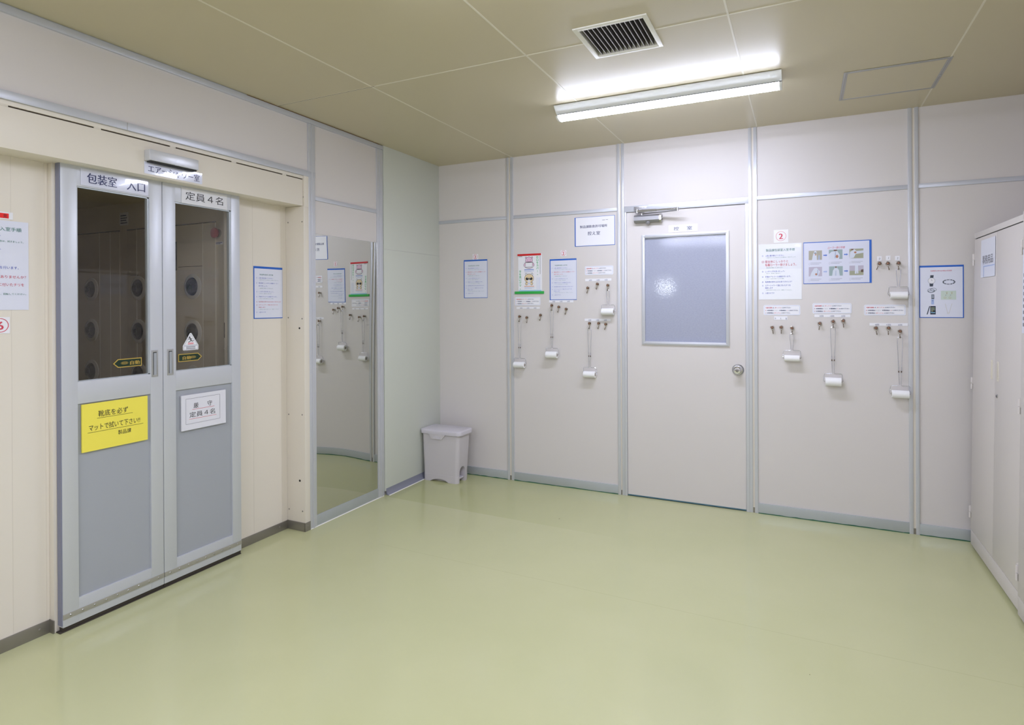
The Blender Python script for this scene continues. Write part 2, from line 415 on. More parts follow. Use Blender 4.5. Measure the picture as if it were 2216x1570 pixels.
# posts of the back wall: two aluminium strips and a beige channel between them
tn = [0]
def trim(mb, label, cat='trim', smooth=32):
    tn[0] += 1
    return struct('trim_%d' % tn[0], mb, label, cat, smooth)
def post_b(x0, x1, c0, c1, label):
    b = MB().box(x0, c0, -0.010, 0.004, 0, HC, 'alum', 0.001).box(c1, x1, -0.010, 0.004, 0, HC, 'alum', 0.001)
    b.box(c0, c1, -0.004, 0.004, 0, HC, 'channel')
    b.box(c0, c1, -0.0044, 0.0, 0.0, 0.035, 'steel'); b.box(x1-0.004, x1-0.003, -0.0105, 0, 0.0, HC, 'alum_base')
    trim(b, label, 'wall post')
post_b(0.655, 0.711, 0.673, 0.688, 'aluminium wall post nearest the room corner on the back wall')
post_b(1.557, 1.608, 1.5775, 1.588, 'aluminium wall post on the hinge side of the back door')
post_b(2.457, 2.510, 2.477, 2.489, 'aluminium wall post on the knob side of the back door')
post_b(3.356, 3.409, 3.3765, 3.390, 'aluminium wall post beside the sheet of forbidden items')
def post_a(y0, y1, label):
    t = (y1-y0)
    b = MB().box(-0.004, 0.010, y0, y0+t*0.42, 0, HC-0.035, 'alum', 0.001).box(-0.004, 0.013, y0+t*0.42, y0+t*0.62, 0, HC-0.035, 'alum', 0.001).box(-0.004, 0.010, y0+t*0.62, y1, 0, HC-0.035, 'alum', 0.001)
    trim(b, label, 'wall post')
post_a(-1.490, -1.433, 'aluminium wall post between the sliding door surround and the mirror')
post_a(-0.818, -0.752, 'aluminium wall post between the mirror and the greenish panel')
# rails
trim(MB().box(-0.003, 0.655, -0.007, 0.003, 2.080, 2.105, 'alum_h', 0.001), 'aluminium wall rail above the plain panel in the corner', 'wall rail')
trim(MB().box(0.711, 1.557, -0.007, 0.003, 2.080, 2.105, 'alum_h', 0.001), 'aluminium wall rail above the animal poster', 'wall rail')
trim(MB().box(2.510, 3.356, -0.007, 0.003, 2.083, 2.109, 'alum_h', 0.001), 'aluminium wall rail above the roller photo sheet', 'wall rail')
trim(MB().box(3.409, XR, -0.007, 0.003, 2.083, 2.110, 'alum_h', 0.001), 'aluminium wall rail above the steel cabinets', 'wall rail')
trim(MB().box(-0.003, 0.008, -1.433, -0.818, 2.064, 2.090, 'alum_h', 0.001), 'aluminium wall rail above the mirror', 'wall rail')
trim(MB().box(-0.003, 0.012, -3.5, -1.433, 2.202, 2.237, 'alum_h', 0.001).box(0.012, 0.0122, -2.610, -2.608, 2.203, 2.236, 'steel'), 'long aluminium wall rail above the sliding door header', 'wall rail')
b = MB().box(-0.003, 0.014, YR, -0.752, 2.537, 2.566, 'alum_h', 0.001).box(-0.003, 0.010, -1.95, -0.79, 2.566, 2.5705, 'rust').box(-0.003, 0.010, YR, -1.95, 2.566, 2.5705, 'alum_base')
trim(b, 'aluminium strip along the top of the left wall with rusty upper edge', 'ceiling trim')
# door frame
b = MB().box(1.608, 2.457, -0.012, 0.05, 2.065, 2.108, 'alum_h', 0.0015).box(1.608, 1.6265, -0.012, 0.05, 0, 2.065, 'alum', 0.0015).box(2.4365, 2.457, -0.012, 0.05, 0, 2.065, 'alum', 0.0015)
b.box(1.626, 2.437, 0.046, 0.05, 0, 2.065, 'alum')
trim(MB().box(1.608, 2.457, -0.012, 0.05, 2.065, 2.108, 'alum_h', 0.0015).box(1.608, 1.6265, -0.012, 0.05, 0, 2.065, 'alum', 0.0015).box(2.4365, 2.457, -0.012, 0.05, 0, 2.065, 'alum', 0.0015), 'aluminium frame around the back door', 'door frame')
# baseboards
def base_b(x0, x1, label, seed):
    o = struct('baseboard_back', MB().box(x0, x1, -0.009, 0.002, 0.0, 0.067, 'alum_base', 0.001), label, 'baseboard')
    rnd = random.Random(seed); p = MB(); n = 26; V = []; F = []
    for k in range(n+1):
        x = x0+(x1-x0)*k/n; V += [(x, -0.0096, 0.0), (x, -0.0096, 0.004+rnd.random()*0.0035)]
    F = [(2*k, 2*k+2, 2*k+3, 2*k+1) for k in range(n)]
    p.add(V, F, 'paint_green'); p.recalc = True; p.build('paint_line', o, smooth=0)
base_b(0.0, 0.655, 'aluminium baseboard behind the bin in the corner', 1)
base_b(0.711, 1.557, 'aluminium baseboard left of the back door', 2)
base_b(2.510, 3.356, 'aluminium baseboard right of the back door', 3)
base_b(3.409, XR, 'aluminium baseboard running behind the cabinet', 4)
struct('baseboard_left', MB().box(-0.002, 0.008, -1.433, -0.818, 0.0, 0.070, 'alum_base', 0.001), 'aluminium baseboard under the mirror', 'baseboard')
cv = [(0.0150, 0.048), (0.0172, 0.036), (0.021, 0.022), (0.028, 0.010), (0.040, 0.001), (0.0150, 0.001)]
struct('baseboard_left', MB().prism([(x, z) for x, z in cv], 1, -0.738, -0.002, 'cove'), 'blue-grey vinyl cove strip under the greenish panel', 'baseboard')
trim(MB().prism([(0.039, 0.0), (0.046, 0.0), (0.040, 0.004)], 1, -0.736, -0.002, 'caulk'), 'thin pale sealant line in front of the cove strip', 'sealant')
trim(MB().prism([(0.007, 0.0), (0.014, 0.0), (0.008, 0.004)], 1, -1.49, -0.76, 'caulk'), 'thin pale sealant line in front of the mirror baseboard', 'sealant')

# ------------------------------------------------------------------ mirror
def mirror():
    b = MB(); n, m_ = 24, 40; y0, y1, z0, z1 = -1.433, -0.818, 0.070, 1.852
    V = []; F = []
    for j in range(m_+1):
        for i in range(n+1):
            y = y0+(y1-y0)*i/n; z = z0+(z1-z0)*j/m_
            s_ = (y-y0)/(y1-y0); t_ = (z-z0)/(z1-z0)
            x = 0.0040+0.0016*math.sin(PI*s_)*math.sin(PI*t_)-0.0012*math.sin(2*PI*s_)*(1-t_)**2
            V.append((x, y, z))
    for j in range(m_):
        for i in range(n): F.append((j*(n+1)+i, j*(n+1)+i+1, (j+1)*(n+1)+i+1, (j+1)*(n+1)+i))
    b.add(V, F, 'mirror'); b.recalc = False
    return b
mr = thing('wall_mirror', 'tall frameless wall mirror beside the sliding doors', 'mirror', (0, 0, 0))
mirror().build('mirror_face', mr, smooth=60)
MB().box(0.0005, 0.0022, -1.433, -0.818, 0.070, 1.853, 'alum_base').build('backing', mr)

# ------------------------------------------------------------------ sliding door surround (ivory steel)
PX = -0.14; LX = -0.073
b = MB().box(PX-0.04, PX, -1.948, -1.532, 0, 2.02, 'booth').box(PX-0.04, PX, -3.5, -2.80, 0, 2.02, 'booth')
for y in (-1.787, -2.991, -3.3): b.box(PX-0.001, PX+0.0006, y-0.0012, y+0.0012, 0.05, 2.015, 'channel')
for y in (-1.575, -2.870): b.box(PX-0.001, PX+0.0008, y-0.0012, y+0.0012, 0.05, 2.015, 'channel')
struct('wall_left', b, 'recessed ivory steel panels either side of the sliding doors', 'wall panel')
b = MB().box(-0.14, 0.0, -3.5, -1.5285, 2.015, 2.177, 'booth', 0.0015).box(-0.14, -0.006, -3.5, -1.527, 2.177, 2.185, 'shadow_gap').box(-0.14, 0.001, -3.5, -1.527, 2.183, 2.202, 'booth', 0.001)
hd = trim(b, 'long ivory header box over the sliding doors', 'door header')
for y in (-3.076, -2.732, -2.381, -2.029, -1.676): MB().box(-0.004, 0.0015, y-0.014, y+0.014, 2.176, 2.184, 'channel').build('clip', hd)
MB().lathe((-0.001, -1.524, 2.069), (0.35, 1, 0), [(-0.004, 0.006), (0.004, 0.006), (0.006, 0.003)], 'satin_chrome', 12).build('bolt', hd)
b = MB().box(-0.14, 0.0095, -1.532, -1.490, 0, 2.014, 'booth', 0.001).box(-0.02, 0.0095, -1.5265, -1.490, 2.014, 2.202, 'booth', 0.001)
pl = trim(b, 'ivory pilaster beside the mirror post with screw heads', 'pilaster')
for x, z, r, m_ in ((-0.004, 1.917, .0045, 'steel'), (-0.121, 1.919, .0045, 'steel'), (-0.123, 1.323, .0045, 'steel'), (-0.008, 1.317, .0045, 'steel'), (-0.030, 1.258, .006, 'dark'), (-0.124, 0.717, .0045, 'steel'), (-0.012, 0.722, .0045, 'steel'), (-0.034, 0.311, .007, 'dark'), (-0.125, 0.123, .0045, 'steel'), (-0.013, 0.124, .0045, 'steel')):
    MB().lathe((x, -1.532, z), (0, -1, 0), [(0, r), (0.0015, r), (0.0025, r*0.6)], m_, 14).build('screw' if m_ == 'steel' else 'hole_plug', pl)
# far pilaster, out of frame, closes the recess
trim(MB().box(-0.14, 0.0095, -3.5, -3.45, 0, 2.014, 'booth', 0.001), 'ivory pilaster closing the left end of the door recess', 'pilaster')
trim(MB().box(PX, -0.108, -2.858, -2.80, 0, 2.015, 'booth', 0.001), 'ivory jamb strip behind the left sliding door leaf', 'door jamb')
trim(MB().box(PX, -0.108, -1.957, -1.937, 0, 2.015, 'booth', 0.001), 'ivory jamb strip behind the right sliding door leaf', 'door jamb')
def plinth(mb, label, screws):
    o = struct('baseboard_left', mb, label, 'baseboard')
    for p, ax in screws: MB().lathe(p, ax, [(0, .0055), (0.0015, .0055), (0.003, .003)], 'steel', 14).build('screw', o)
plinth(MB().box(PX-0.01, PX+0.006, -1.93, -1.532, 0.0, 0.052, 'steel', 0.0008), 'dark steel plinth right of the sliding doors', [((PX+0.006, -1.60, 0.03), (1, 0, 0))])
plinth(MB().box(PX, 0.0115, -1.536, -1.530, 0.0, 0.054, 'steel', 0.0008).box(0.007, 0.0125, -1.536, -1.490, 0.0, 0.054, 'steel', 0.0008), 'dark steel plinth wrapping the foot of the pilaster', [((0.0125, -1.512, 0.032), (1, 0, 0))])
plinth(MB().box(PX-0.01, PX+0.006, -3.45, -2.858, 0.0, 0.055, 'steel', 0.0008).box(PX, -0.107, -2.862, -2.857, 0.0, 0.055, 'steel'), 'dark steel plinth left of the sliding doors', [((PX+0.006, -2.90, 0.03), (1, 0, 0))])
trim(MB().box(-0.108, -0.076, -2.852, -1.932, 0.0, 0.005, 'rubber', 0.002), 'worn black track strip on the floor under the sliding doors', 'door track')

# ------------------------------------------------------------------ sliding door leaves
def leaf(name, y0, y1, pull_left, label, rivets):
    d = thing(name, label, 'sliding door', (LX, y0, 0), PI/2, kind='structure')     # local x runs to the right, front is -y
    W = y1-y0; T = 0.034
    s0, s1 = (0.064, 0.062) if pull_left is False else (0.066, 0.056)
    f = MB().box(0, s0, 0, T, 0.022, 2.05, 'door_alum', 0.0012).box(W-s1, W, 0, T, 0.022, 2.05, 'door_alum', 0.0012)
    f.box(s0, W-s1, 0.0008, T, 1.927, 2.05, 'door_alum', 0.001).box(s0, W-s1, 0.0008, T, 0.972, 1.069, 'door_alum', 0.001).box(s0, W-s1, 0.0008, T, 0.022, 0.126, 'door_alum', 0.001)
    f.build('frame', d)
    MB().box(s0, W-s1, 0.013, 0.018, 1.066, 1.93, 'pane').build('glass_pane', d)
    g = MB()
    for x0, x1, z0, z1 in ((s0, s0+0.006, 1.069, 1.927), (W-s1-0.008, W-s1, 1.069, 1.927), (s0, W-s1, 1.069, 1.073), (s0, W-s1, 1.921, 1.927)): g.box(x0, x1, 0.006, 0.025, z0, z1, 'alum_base')
    g.build('glazing_bead', d)
    MB().box(s0, W-s1, 0.009, 0.022, 0.120, 0.978, 'door_panel').build('lower_panel', d)
    k = MB().box(0, W, -0.0025, 0.001, 0.056, 0.078, 'strip', 0.0006)
    for i in range(rivets):
        x = 0.028+(W-0.056)*i/(rivets-1); k.lathe((x, -0.0022, 0.067), (0, -1, 0), [(0, .0048), (0.001, .0048), (0.0025, .0028)], 'satin_chrome', 12)
    k.build('kick_strip', d)
    MB().box(0, W, 0.006, 0.028, 0.006, 0.024, 'rubber', 0.002).build('door_sweep', d)
    if not pull_left: MB().box(-0.0035, 0.0, 0.003, T-0.002, 0.03, 2.03, 'edge_shade').build('edge_shade', d)  # strip added over the leaf's side; its grey holds the edge's shade
    px = W-0.0575 if not pull_left else 0.020
    p = MB()
    for x0, x1, z0, z1 in ((0, 0.007, 1.054, 1.184), (0.025, 0.032, 1.054, 1.184), (0.007, 0.025, 1.054, 1.064), (0.007, 0.025, 1.174, 1.184)): p.box(px+x0, px+x1, -0.003, 0.002, z0, z1, 'hatch_alum', 0.0008)
    h = p.build('pull_handle', d)
    MB().box(px+0.007, px+0.025, -0.0008, 0.001, 1.064, 1.174, 'door_panel').box(px+0.007, px+0.010, -0.0024, 0.0, 1.064, 1.174, 'dark').box(px+0.007, px+0.025, -0.0024, 0.0, 1.171, 1.174, 'dark').build('finger_recess', h)
    return d
leaf('door_2', -2.842, -2.390, False, 'left sliding aluminium door leaf with the yellow sheet', 9)
leaf('door_3', -2.387, -1.933, True, 'right sliding aluminium door leaf with the white limit notice', 9)

# ------------------------------------------------------------------ booth behind the glass
BY = -1.85
b = MB().box(-2.3, -0.17, BY, BY+0.04, 0, 2.10, 'booth_in')
b.box(-1.22, -0.372, BY-0.004, BY, 0.05, 1.900, 'booth_in', 0.0015).box(-2.25, -1.30, BY-0.004, BY, 0.05, 1.900, 'booth_in', 0.0015)
for x in (-0.374, -0.485, -1.12, -1.40, -1.52): b.box(x-0.0018, x+0.0018, BY-0.0052, BY, 0.05, 1.90, 'seam_white')
b.box(-0.300, -0.297, BY-0.0052, BY, 0.05, 2.08, 'seam_white')
b.box(-1.22, -0.372, BY-0.0046, BY, 1.898, 1.904, 'shadow_gap').box(-2.25, -1.30, BY-0.0046, BY, 1.898, 1.904, 'shadow_gap')
b.box(-0.71, -0.485, BY-0.0046, BY, 1.640, 1.643, 'shadow_gap').box(-1.22, -1.10, BY-0.0046, BY, 1.60, 1.603, 'shadow_gap')
b.box(-0.26, -0.255, BY-0.02, BY, 0.05, 2.08, 'booth_in')
struct('wall_booth_right', b, 'dim ivory side wall of the booth with rows of air nozzles', 'wall')
struct('wall_booth_left', MB().box(-2.3, -0.17, -2.97, -2.93, 0, 2.10, 'booth_in'), 'dim ivory side wall of the booth opposite the nozzles', 'wall')
struct('wall_booth_end', MB().box(-2.34, -2.3, -2.97, -1.81, 0, 2.10, 'booth_in'), 'dim far end wall inside the booth', 'wall')
struct('ceiling_booth', MB().box(-2.34, -0.10, -2.97, -1.81, 2.08, 2.12, 'booth_in'), 'dim ceiling inside the booth behind the sliding doors', 'ceiling')
struct('floor_booth', MB().box(-2.34, -0.20, -2.97, -1.81, -0.06, 0.0, 'floor'), 'dim floor inside the booth behind the sliding doors', 'floor')
nz = thing('air_nozzle', 'x', 'air nozzle', (0, 0, 0), group='air nozzles on the booth side wall')
MB().lathe((0, 0, 0), (0, -1, 0), [(0, .078), (0.004, .077), (0.011, .066), (0.012, .058), (0.004, .054)], 'flange_metal', 40).build('flange', nz)
MB().lathe((0, 0, 0), (0, -1, 0), [(0.001, .056), (0.012, .052), (0.022, .040), (0.028, .024), (0.026, .018), (0.010, .016)], 'jet_metal', 32).build('jet_ball', nz)
MB().lathe((0, 0, 0), (0, -1, 0), [(0.011, .015), (0.0115, .0151)], 'dark', 20).build('jet_hole', nz)
first = True
for x, cn in ((-0.575, 'column nearest the glass doors'), (-1.10, 'middle column'), (-1.612, 'column deepest in the booth')):
    for z, rn in ((1.518, 'top'), (1.238, 'middle'), (0.958, 'lowest')):
        lb = 'round chrome air nozzle in the booth, %s of the %s' % (rn, cn)
        if first: nz.location = (x, BY-0.004, z); nz['label'] = lb; first = False
        else: dup(nz, (x, BY-0.004, z), label=lb)
t = thing('stop_button', 'red mushroom button on the booth side wall seen through the right pane', 'button', (-0.352, BY, 1.832))
MB().lathe((0, 0, 0), (0, -1, 0), [(0, .026), (0.012, .026), (0.014, .020)], 'satin_chrome', 28).build('collar', t)
MB().lathe((0, -0.012, 0), (0, -1, 0), [(0, .018), (0.010, .030), (0.020, .030), (0.026, .020)], 'button_red', 28).build('button_cap', t)
t = thing('button_plate', 'small white label plate under the red booth button', 'label', (-0.352, BY-0.0005, 1.772))
MB().box(-0.04, 0.04, -0.001, 0, -0.008, 0.008, 'paper').build('plate', t)
Print().quad(-0.034, 0.034, 0.001, 0.005, -0.0014, 'navy').quad(-0.034, 0.02, -0.005, -0.002, -0.0014, 'navy').build('lettering', t)
tag(MB().box(-0.80, -0.722, BY-0.010, BY-0.004, 1.62, 1.80, 'dark', 0.002).build('indicator_panel'), 'dark upright indicator panel on the booth wall beside the door meeting edge', 'panel')
t = thing('strike_plate', 'small dark strike plate on the booth wall near the right door edge', 'strike plate', (-0.283, BY, 1.255))
MB().box(-0.018, 0.018, -0.006, 0, -0.045, 0.045, 'cap_ring', 0.001).build('plate', t)
MB().box(-0.006, 0.006, -0.0066, 0, -0.010, 0.010, 'dark').build('slot', t)
t = thing('booth_notice', 'small grey printed notice high on the booth side wall', 'notice', (-1.255, BY-0.0005, 1.935))
MB().box(-0.045, 0.045, -0.001, 0, 0, 0.085, 'paper').build('sheet', t)
p = Print()
for k in range(4): p.quad(-0.036, 0.036-0.01*(k % 2), 0.012+k*0.016, 0.020+k*0.016, -0.0014, 'navy')
p.build('lettering', t)

# ------------------------------------------------------------------ things printed or glued on the sliding doors
AR = PI/2
def on_left(x, y, z): return (x+0.0006, y, z)
t = thing('room_sign', 'white taped sign naming the packing room entrance above the left pane', 'sign', on_left(LX, -2.762, 1.934), AR)
MB().box(0, 0.302, -0.0012, 0, 0, 0.073, 'paper_cool').build('sheet', t)
p = Print().text('包装室', 0.026, 0.016, 0.05, 'navy', width=0.128, bold=0.018).text('入口', 0.200, 0.016, 0.05, 'navy', width=0.086, bold=0.018); p.build('lettering', t)
Print().quad(0.002, 0.300, 0.002, 0.071, -0.0032, 'film').build('film', t)
t = thing('limit_sign', 'pale taped sign reading four people above the right pane', 'sign', on_left(LX, -2.286, 1.926), AR)
MB().box(0, 0.270, -0.0012, 0, 0, 0.081, 'tape').build('sheet', t)
Print().text('定員４名', 0.022, 0.024, 0.046, 'k', width=0.222).build('lettering', t)
t = thing('booth_sign', 'white taped sign naming the air shower under the door sensor', 'sign', on_left(0.0, -2.525, 2.024), AR)
MB().box(0, 0.302, -0.0012, 0, 0, 0.056, 'paper_cool').build('sheet', t)
Print().text('エアーシャワー室', 0.018, 0.012, 0.038, 'navy', width=0.268, bold=0.018).build('lettering', t)
Print().quad(0.002, 0.300, 0.002, 0.054, -0.0032, 'film').build('film', t)
t = thing('wipe_notice', 'bright yellow paper notice on the left sliding door about wiping shoes', 'notice', on_left(LX+0.001, -2.7635, 0.755), AR)
MB().box(0, 0.294, -0.0010, 0.006, 0, 0.2115, 'yellow').build('sheet', t)
p = Print().text('靴底を必ず', 0.068, 0.150, 0.030, 'k', width=0.132).text('マットで拭いて下さい!!', 0.028, 0.092, 0.030, 'k', width=0.228).text('製品課', 0.154, 0.053, 0.022, 'k', width=0.060)
p.line((0.062, 0.142), (0.222, 0.142), 0.0013, -0.002, 'k').line((0.022, 0.083), (0.272, 0.083), 0.0013, -0.002, 'k'); p.build('lettering', t)
t = thing('limit_notice', 'white framed notice in a clear sleeve on the right sliding door', 'notice', on_left(LX+0.001, -2.312, 0.740), AR)
MB().box(0.019, 0.279, -0.0014, 0.006, 0.019, 0.200, 'paper').build('sheet', t)
p = Print()
for a, c in (((0.042, 0.050), (0.242, 0.050)), ((0.042, 0.180), (0.242, 0.180)), ((0.042, 0.050), (0.042, 0.180)), ((0.242, 0.050), (0.242, 0.180))): p.line(a, c, 0.0014, -0.002, 'grey_text')
p.text('厳', 0.086, 0.130, 0.030, 'k', width=0.028).text('守', 0.166, 0.130, 0.030, 'k', width=0.028).text('定員４名', 0.062, 0.084, 0.030, 'k', width=0.150)
p.line((0.078, 0.122), (0.208, 0.122), 0.0018, -0.002, 'red_line').line((0.060, 0.074), (0.220, 0.074), 0.0018, -0.002, 'red_line'); p.build('lettering', t)
Print().quad(0, 0.300, 0, 0.208, -0.0030, 'film').build('clear_sleeve', t)
def auto_sticker(y0, flip, label):
    t = thing('automatic_sticker', label, 'sticker', on_left(LX-0.0125, y0, 1.113), AR, 'automatic door stickers on the glass')
    L, H, c = 0.134, 0.040, 0.022
    def X(v): return L-v if flip else v
    o = [(0, H/2), (c, 0), (L, 0), (L, H), (c, H)]; i_ = [(0.006, H/2), (c+0.002, 0.004), (L-0.004, 0.004), (L-0.004, H-0.004), (c+0.002, H-0.004)]
    def fl(pp): return [(X(a), z) for a, z in (reversed(pp) if flip else pp)]
    MB().prism([(a, z) for a, z in fl(o)], 1, -0.0010, 0, 'gold').build('border', t)
    Print().poly(fl(i_), -0.0014, 'dark_green').build('sticker_face', t)
    p = Print(); x = 0.078 if not flip else 0.024
    p.text('自動', x, 0.011, 0.020, 'gold', y=-0.0018, width=0.046, bold=0.03)
    e = 0.052 if not flip else L-0.052
    p.ring(e, H/2, 0.017, 0.0065, 0.0014, -0.0018, 'gold', 24)
    for k in range(5): p.quad(e-0.011+k*0.0048, e-0.0085+k*0.0048, H/2-0.0028, H/2+0.0028, -0.0018, 'gold')
    p.build('lettering', t)
auto_sticker(-2.622, False, 'dark green gold-edged arrow sticker pointing left on the left pane')
auto_sticker(-2.300, True, 'dark green gold-edged arrow sticker pointing right on the right pane')
t = thing('warning_sticker', 'white triangular no running sticker on the right pane', 'sticker', on_left(LX-0.0125, -2.230, 1.170), AR)
MB().prism([(-0.044, 0.003), (-0.041, 0), (0.041, 0), (0.044, 0.003), (0.044, 0.024), (0.004, 0.088), (-0.004, 0.088), (-0.044, 0.024)], 1, -0.0010, 0, 'paper').build('sticker_face', t)
p = Print()
for a, c in (((-0.038, 0.026), (0, 0.083)), ((0, 0.083), (0.038, 0.026)), ((0.038, 0.026), (-0.038, 0.026)), ((-0.040, 0.022), (0.040, 0.022)), ((-0.040, 0.003), (0.040, 0.003)), ((-0.040, 0.003), (-0.040, 0.022)), ((0.040, 0.003), (0.040, 0.022))): p.line(a, c, 0.0010, -0.0014, 'navy')
p.disc(-0.006, 0.066, 0.004, 0.004, -0.0014, 'k', 14)
for a, c, tt in (((-0.004, 0.062), (0.002, 0.050), 0.005), ((-0.004, 0.060), (-0.014, 0.056), 0.003), ((0.000, 0.058), (0.009, 0.058), 0.003), ((0.002, 0.050), (-0.006, 0.044), 0.0035), ((-0.006, 0.044), (-0.014, 0.041), 0.003), ((0.002, 0.050), (0.010, 0.045), 0.0035), ((0.010, 0.045), (0.017, 0.050), 0.003)): p.line(a, c, tt, -0.0014, 'k')
for k in range(2): p.quad(-0.016, 0.016, 0.030+k*0.005, 0.033+k*0.005, -0.0014, 'red_line').quad(-0.026, 0.026, 0.006+k*0.008, 0.010+k*0.008, -0.0014, 'grey_text')
p.build('lettering', t)
t = thing('door_sensor', 'silver automatic door sensor on the header over the sliding doors', 'sensor', (0.0, -2.398, 2.076), AR)
MB().box(-0.127, 0.127, -0.042, 0, 0.006, 0.058, 'sensor', 0.005).build('housing', t)
MB().box(-0.118, 0.120, -0.036, -0.004, 0.000, 0.010, 'dark', 0.003).build('lens_window', t)

# ------------------------------------------------------------------ sheets on the left recess and the back wall
def blue_file(t, w_, h_, l, r, tp, bt, paper='paper_cool'):
    MB().box(0, w_, -0.0012, 0, 0, h_, 'blue').build('file_edge', t)
    Print().quad(l, w_-r, bt, h_-tp, -0.0016, paper).build('sheet', t)
def procedure(t, w_, h_, hot, title='g_text', x0=0.0):
    p = Print()
    def L(txt, fx, fz, fw, fh, m): p.text(txt, x0+fx*w_, h_*(1-fz)-fh*h_*0.4, fh*h_, m, width=fw*w_)
    def num(n, fz, c): L('①②③④⑤⑥⑦'[n-1], 0.085, fz, 0.034, 0.026, c)
    def c(n): return 'r_text' if n in hot else 'b_text'
    L('製品課包装室入室手順', 0.20, 0.155, 0.46, 0.028, title)
    num(1, 0.222, c(1)); L('上靴に履き替えてください。', 0.165, 0.222, 0.50, 0.024, c(1)); L('・上靴のかかとやサイドに汚れがついた場合は、拭きましょう。', 0.175, 0.257, 0.68, 0.015, 'g_small')
    k = 1.15 if 2 in hot else 1.0
    num(2, 0.318, c(2)); L('服全体にしっかりと粘着ローラー', 0.165, 0.318, 0.68*k, 0.026*k, c(2)); L('掛けましょう。', 0.165, 0.372, 0.30*k, 0.026*k, c(2)); L('・毛髪等は付着していませんか？', 0.175, 0.418, 0.48, 0.016, 'g_text' if 2 in hot else 'g_small')
    num(3, 0.482, c(3)); L('しっかりと手を洗いましょう。', 0.165, 0.482, 0.52, 0.024, c(3)); L('・手のひら、指の間、手首も洗う。', 0.175, 0.520, 0.44, 0.015, 'g_small')
    num(4, 0.578, c(4)); L('手指のアルコール消毒を行います。', 0.165, 0.578, 0.64, 0.025, c(4)); L('・アルコールは手に揉みこむように消毒。', 0.175, 0.616, 0.50, 0.015, 'g_small')
    num(5, 0.676, c(5)); L('私有物の持ち込みはありませんか？', 0.165, 0.676, 0.70 if 5 not in hot else 0.78, 0.025, c(5))
    num(6, 0.736, c(6)); L('エアーシャワーで服に付いたチリを', 0.165, 0.736, 0.66, 0.024, c(6)); L('除去します', 0.165, 0.782, 0.22, 0.024, c(6)); L('・両手を上に挙げてまわったり、回転してください。', 0.175, 0.820, 0.70, 0.015, 'g_small')
    num(7, 0.876, c(7)); L('入室ＯＫです', 0.165, 0.876, 0.24, 0.024, c(7))
    p.build('lettering', t)
t = thing('procedure_sheet', 'blue-edged entry procedure sheet on the ivory panel right of the sliding doors', 'notice', on_left(PX, -1.783, 1.321), AR)
blue_file(t, 0.219, 0.313, 0.006, 0.0015, 0.013, 0.005); procedure(t, 0.219, 0.313, (5, 6))
t = thing('procedure_poster', 'large white procedure poster cut off by the left picture edge', 'notice', on_left(PX, -3.187, 1.386), AR)
MB().box(0, 0.257, -0.0012, 0, 0, 0.364, 'paper_cool').build('sheet', t)
p = Print()
def R(txt, xr, z, s, m, wd): p.text(txt, xr, z, s, m, width=wd, align='R')
R('製品課包装室入室手順', 0.232, 0.323, 0.018, 'g_text', 0.190); R('・上靴のサイドに汚れがついた場合は、拭きましょう。', 0.239, 0.277, 0.0085, 'g_text', 0.215)
R('手指のアルコール消毒を行います。', 0.221, 0.168, 0.013, 'b_text', 0.190); R('私有物の持ち込みはありませんか？', 0.247, 0.130, 0.014, 'r_text', 0.215)
R('エアーシャワーで服に付いたチリを', 0.240, 0.098, 0.014, 'r_text', 0.205); R('・両手を挙げながらまわったり、回転してください。', 0.247, 0.062, 0.0085, 'g_text', 0.220)
R('①  上靴に履き替えてください。', 0.16, 0.300, 0.013, 'b_text', 0.145); R('②  粘着ローラー掛けましょう。', 0.16, 0.245, 0.013, 'b_text', 0.145); R('③  手を洗いましょう。', 0.12, 0.205, 0.013, 'b_text', 0.105); R('⑦  入室ＯＫです', 0.12, 0.030, 0.013, 'b_text', 0.1)
p.build('lettering', t)
t = thing('alert_strip', 'white strip with red band above the large procedure poster', 'sign', on_left(PX, -3.12, 1.756), AR)
MB().box(0, 0.1355, -0.0012, 0, 0, 0.029, 'paper').build('sheet', t)
Print().quad(0.008, 0.121, 0.0035, 0.0235, -0.0016, 'sign_red').build('red_band', t)
Print().text('発', 0.066, 0.0065, 0.016, 'black_print', width=0.013).text('見', 0.102, 0.0065, 0.016, 'black_print', width=0.013).build('lettering', t)
def ring_card(name, loc, rz, s, ch, label, r, tt, bold=0.0, group=None):
    t = thing(name, label, 'number card', loc, rz, group)
    MB().box(0, s[0], -0.0012, 0, 0, s[1], 'paper').build('sheet', t)
    cx, cz = s[0]/2, s[1]/2
    Print().ring(cx, cz, r, r, tt, -0.0016, 'r_text').text(ch, cx, cz-r*0.60, r*1.65, 'r_text', align='C', bold=0.03).build('lettering', t)
ring_card('number_card', on_left(PX, -3.063, 1.291), AR, (0.066, 0.066), '6', 'white card with a red circled six at the left picture edge', 0.0285, 0.0026)
def onb(x, z): return (x, -0.0006, z)
t = thing('procedure_sheet', 'blue-edged procedure sheet alone on the panel nearest the room corner', 'notice', onb(0.2545, 1.453))
blue_file(t, 0.220, 0.315, 0.007, 0.002, 0.012, 0.004); procedure(t, 0.220, 0.315, (2,))
t = thing('procedure_sheet', 'blue-edged procedure sheet right of the animal hygiene poster', 'notice', onb(1.0205, 1.431))
blue_file(t, 0.219, 0.315, 0.007, 0.001, 0.012, 0.004); procedure(t, 0.219, 0.315, (2,))
ring_card('number_card', onb(0.338, 1.7685), 0, (0.052, 0.045), '2', 'small card with red circled two above the sheet nearest the corner', 0.0205, 0.002)
ring_card('number_card', onb(1.111, 1.766), 0, (0.047, 0.045), '2', 'small card with red circled two above the sheet beside the animal poster', 0.0205, 0.002)
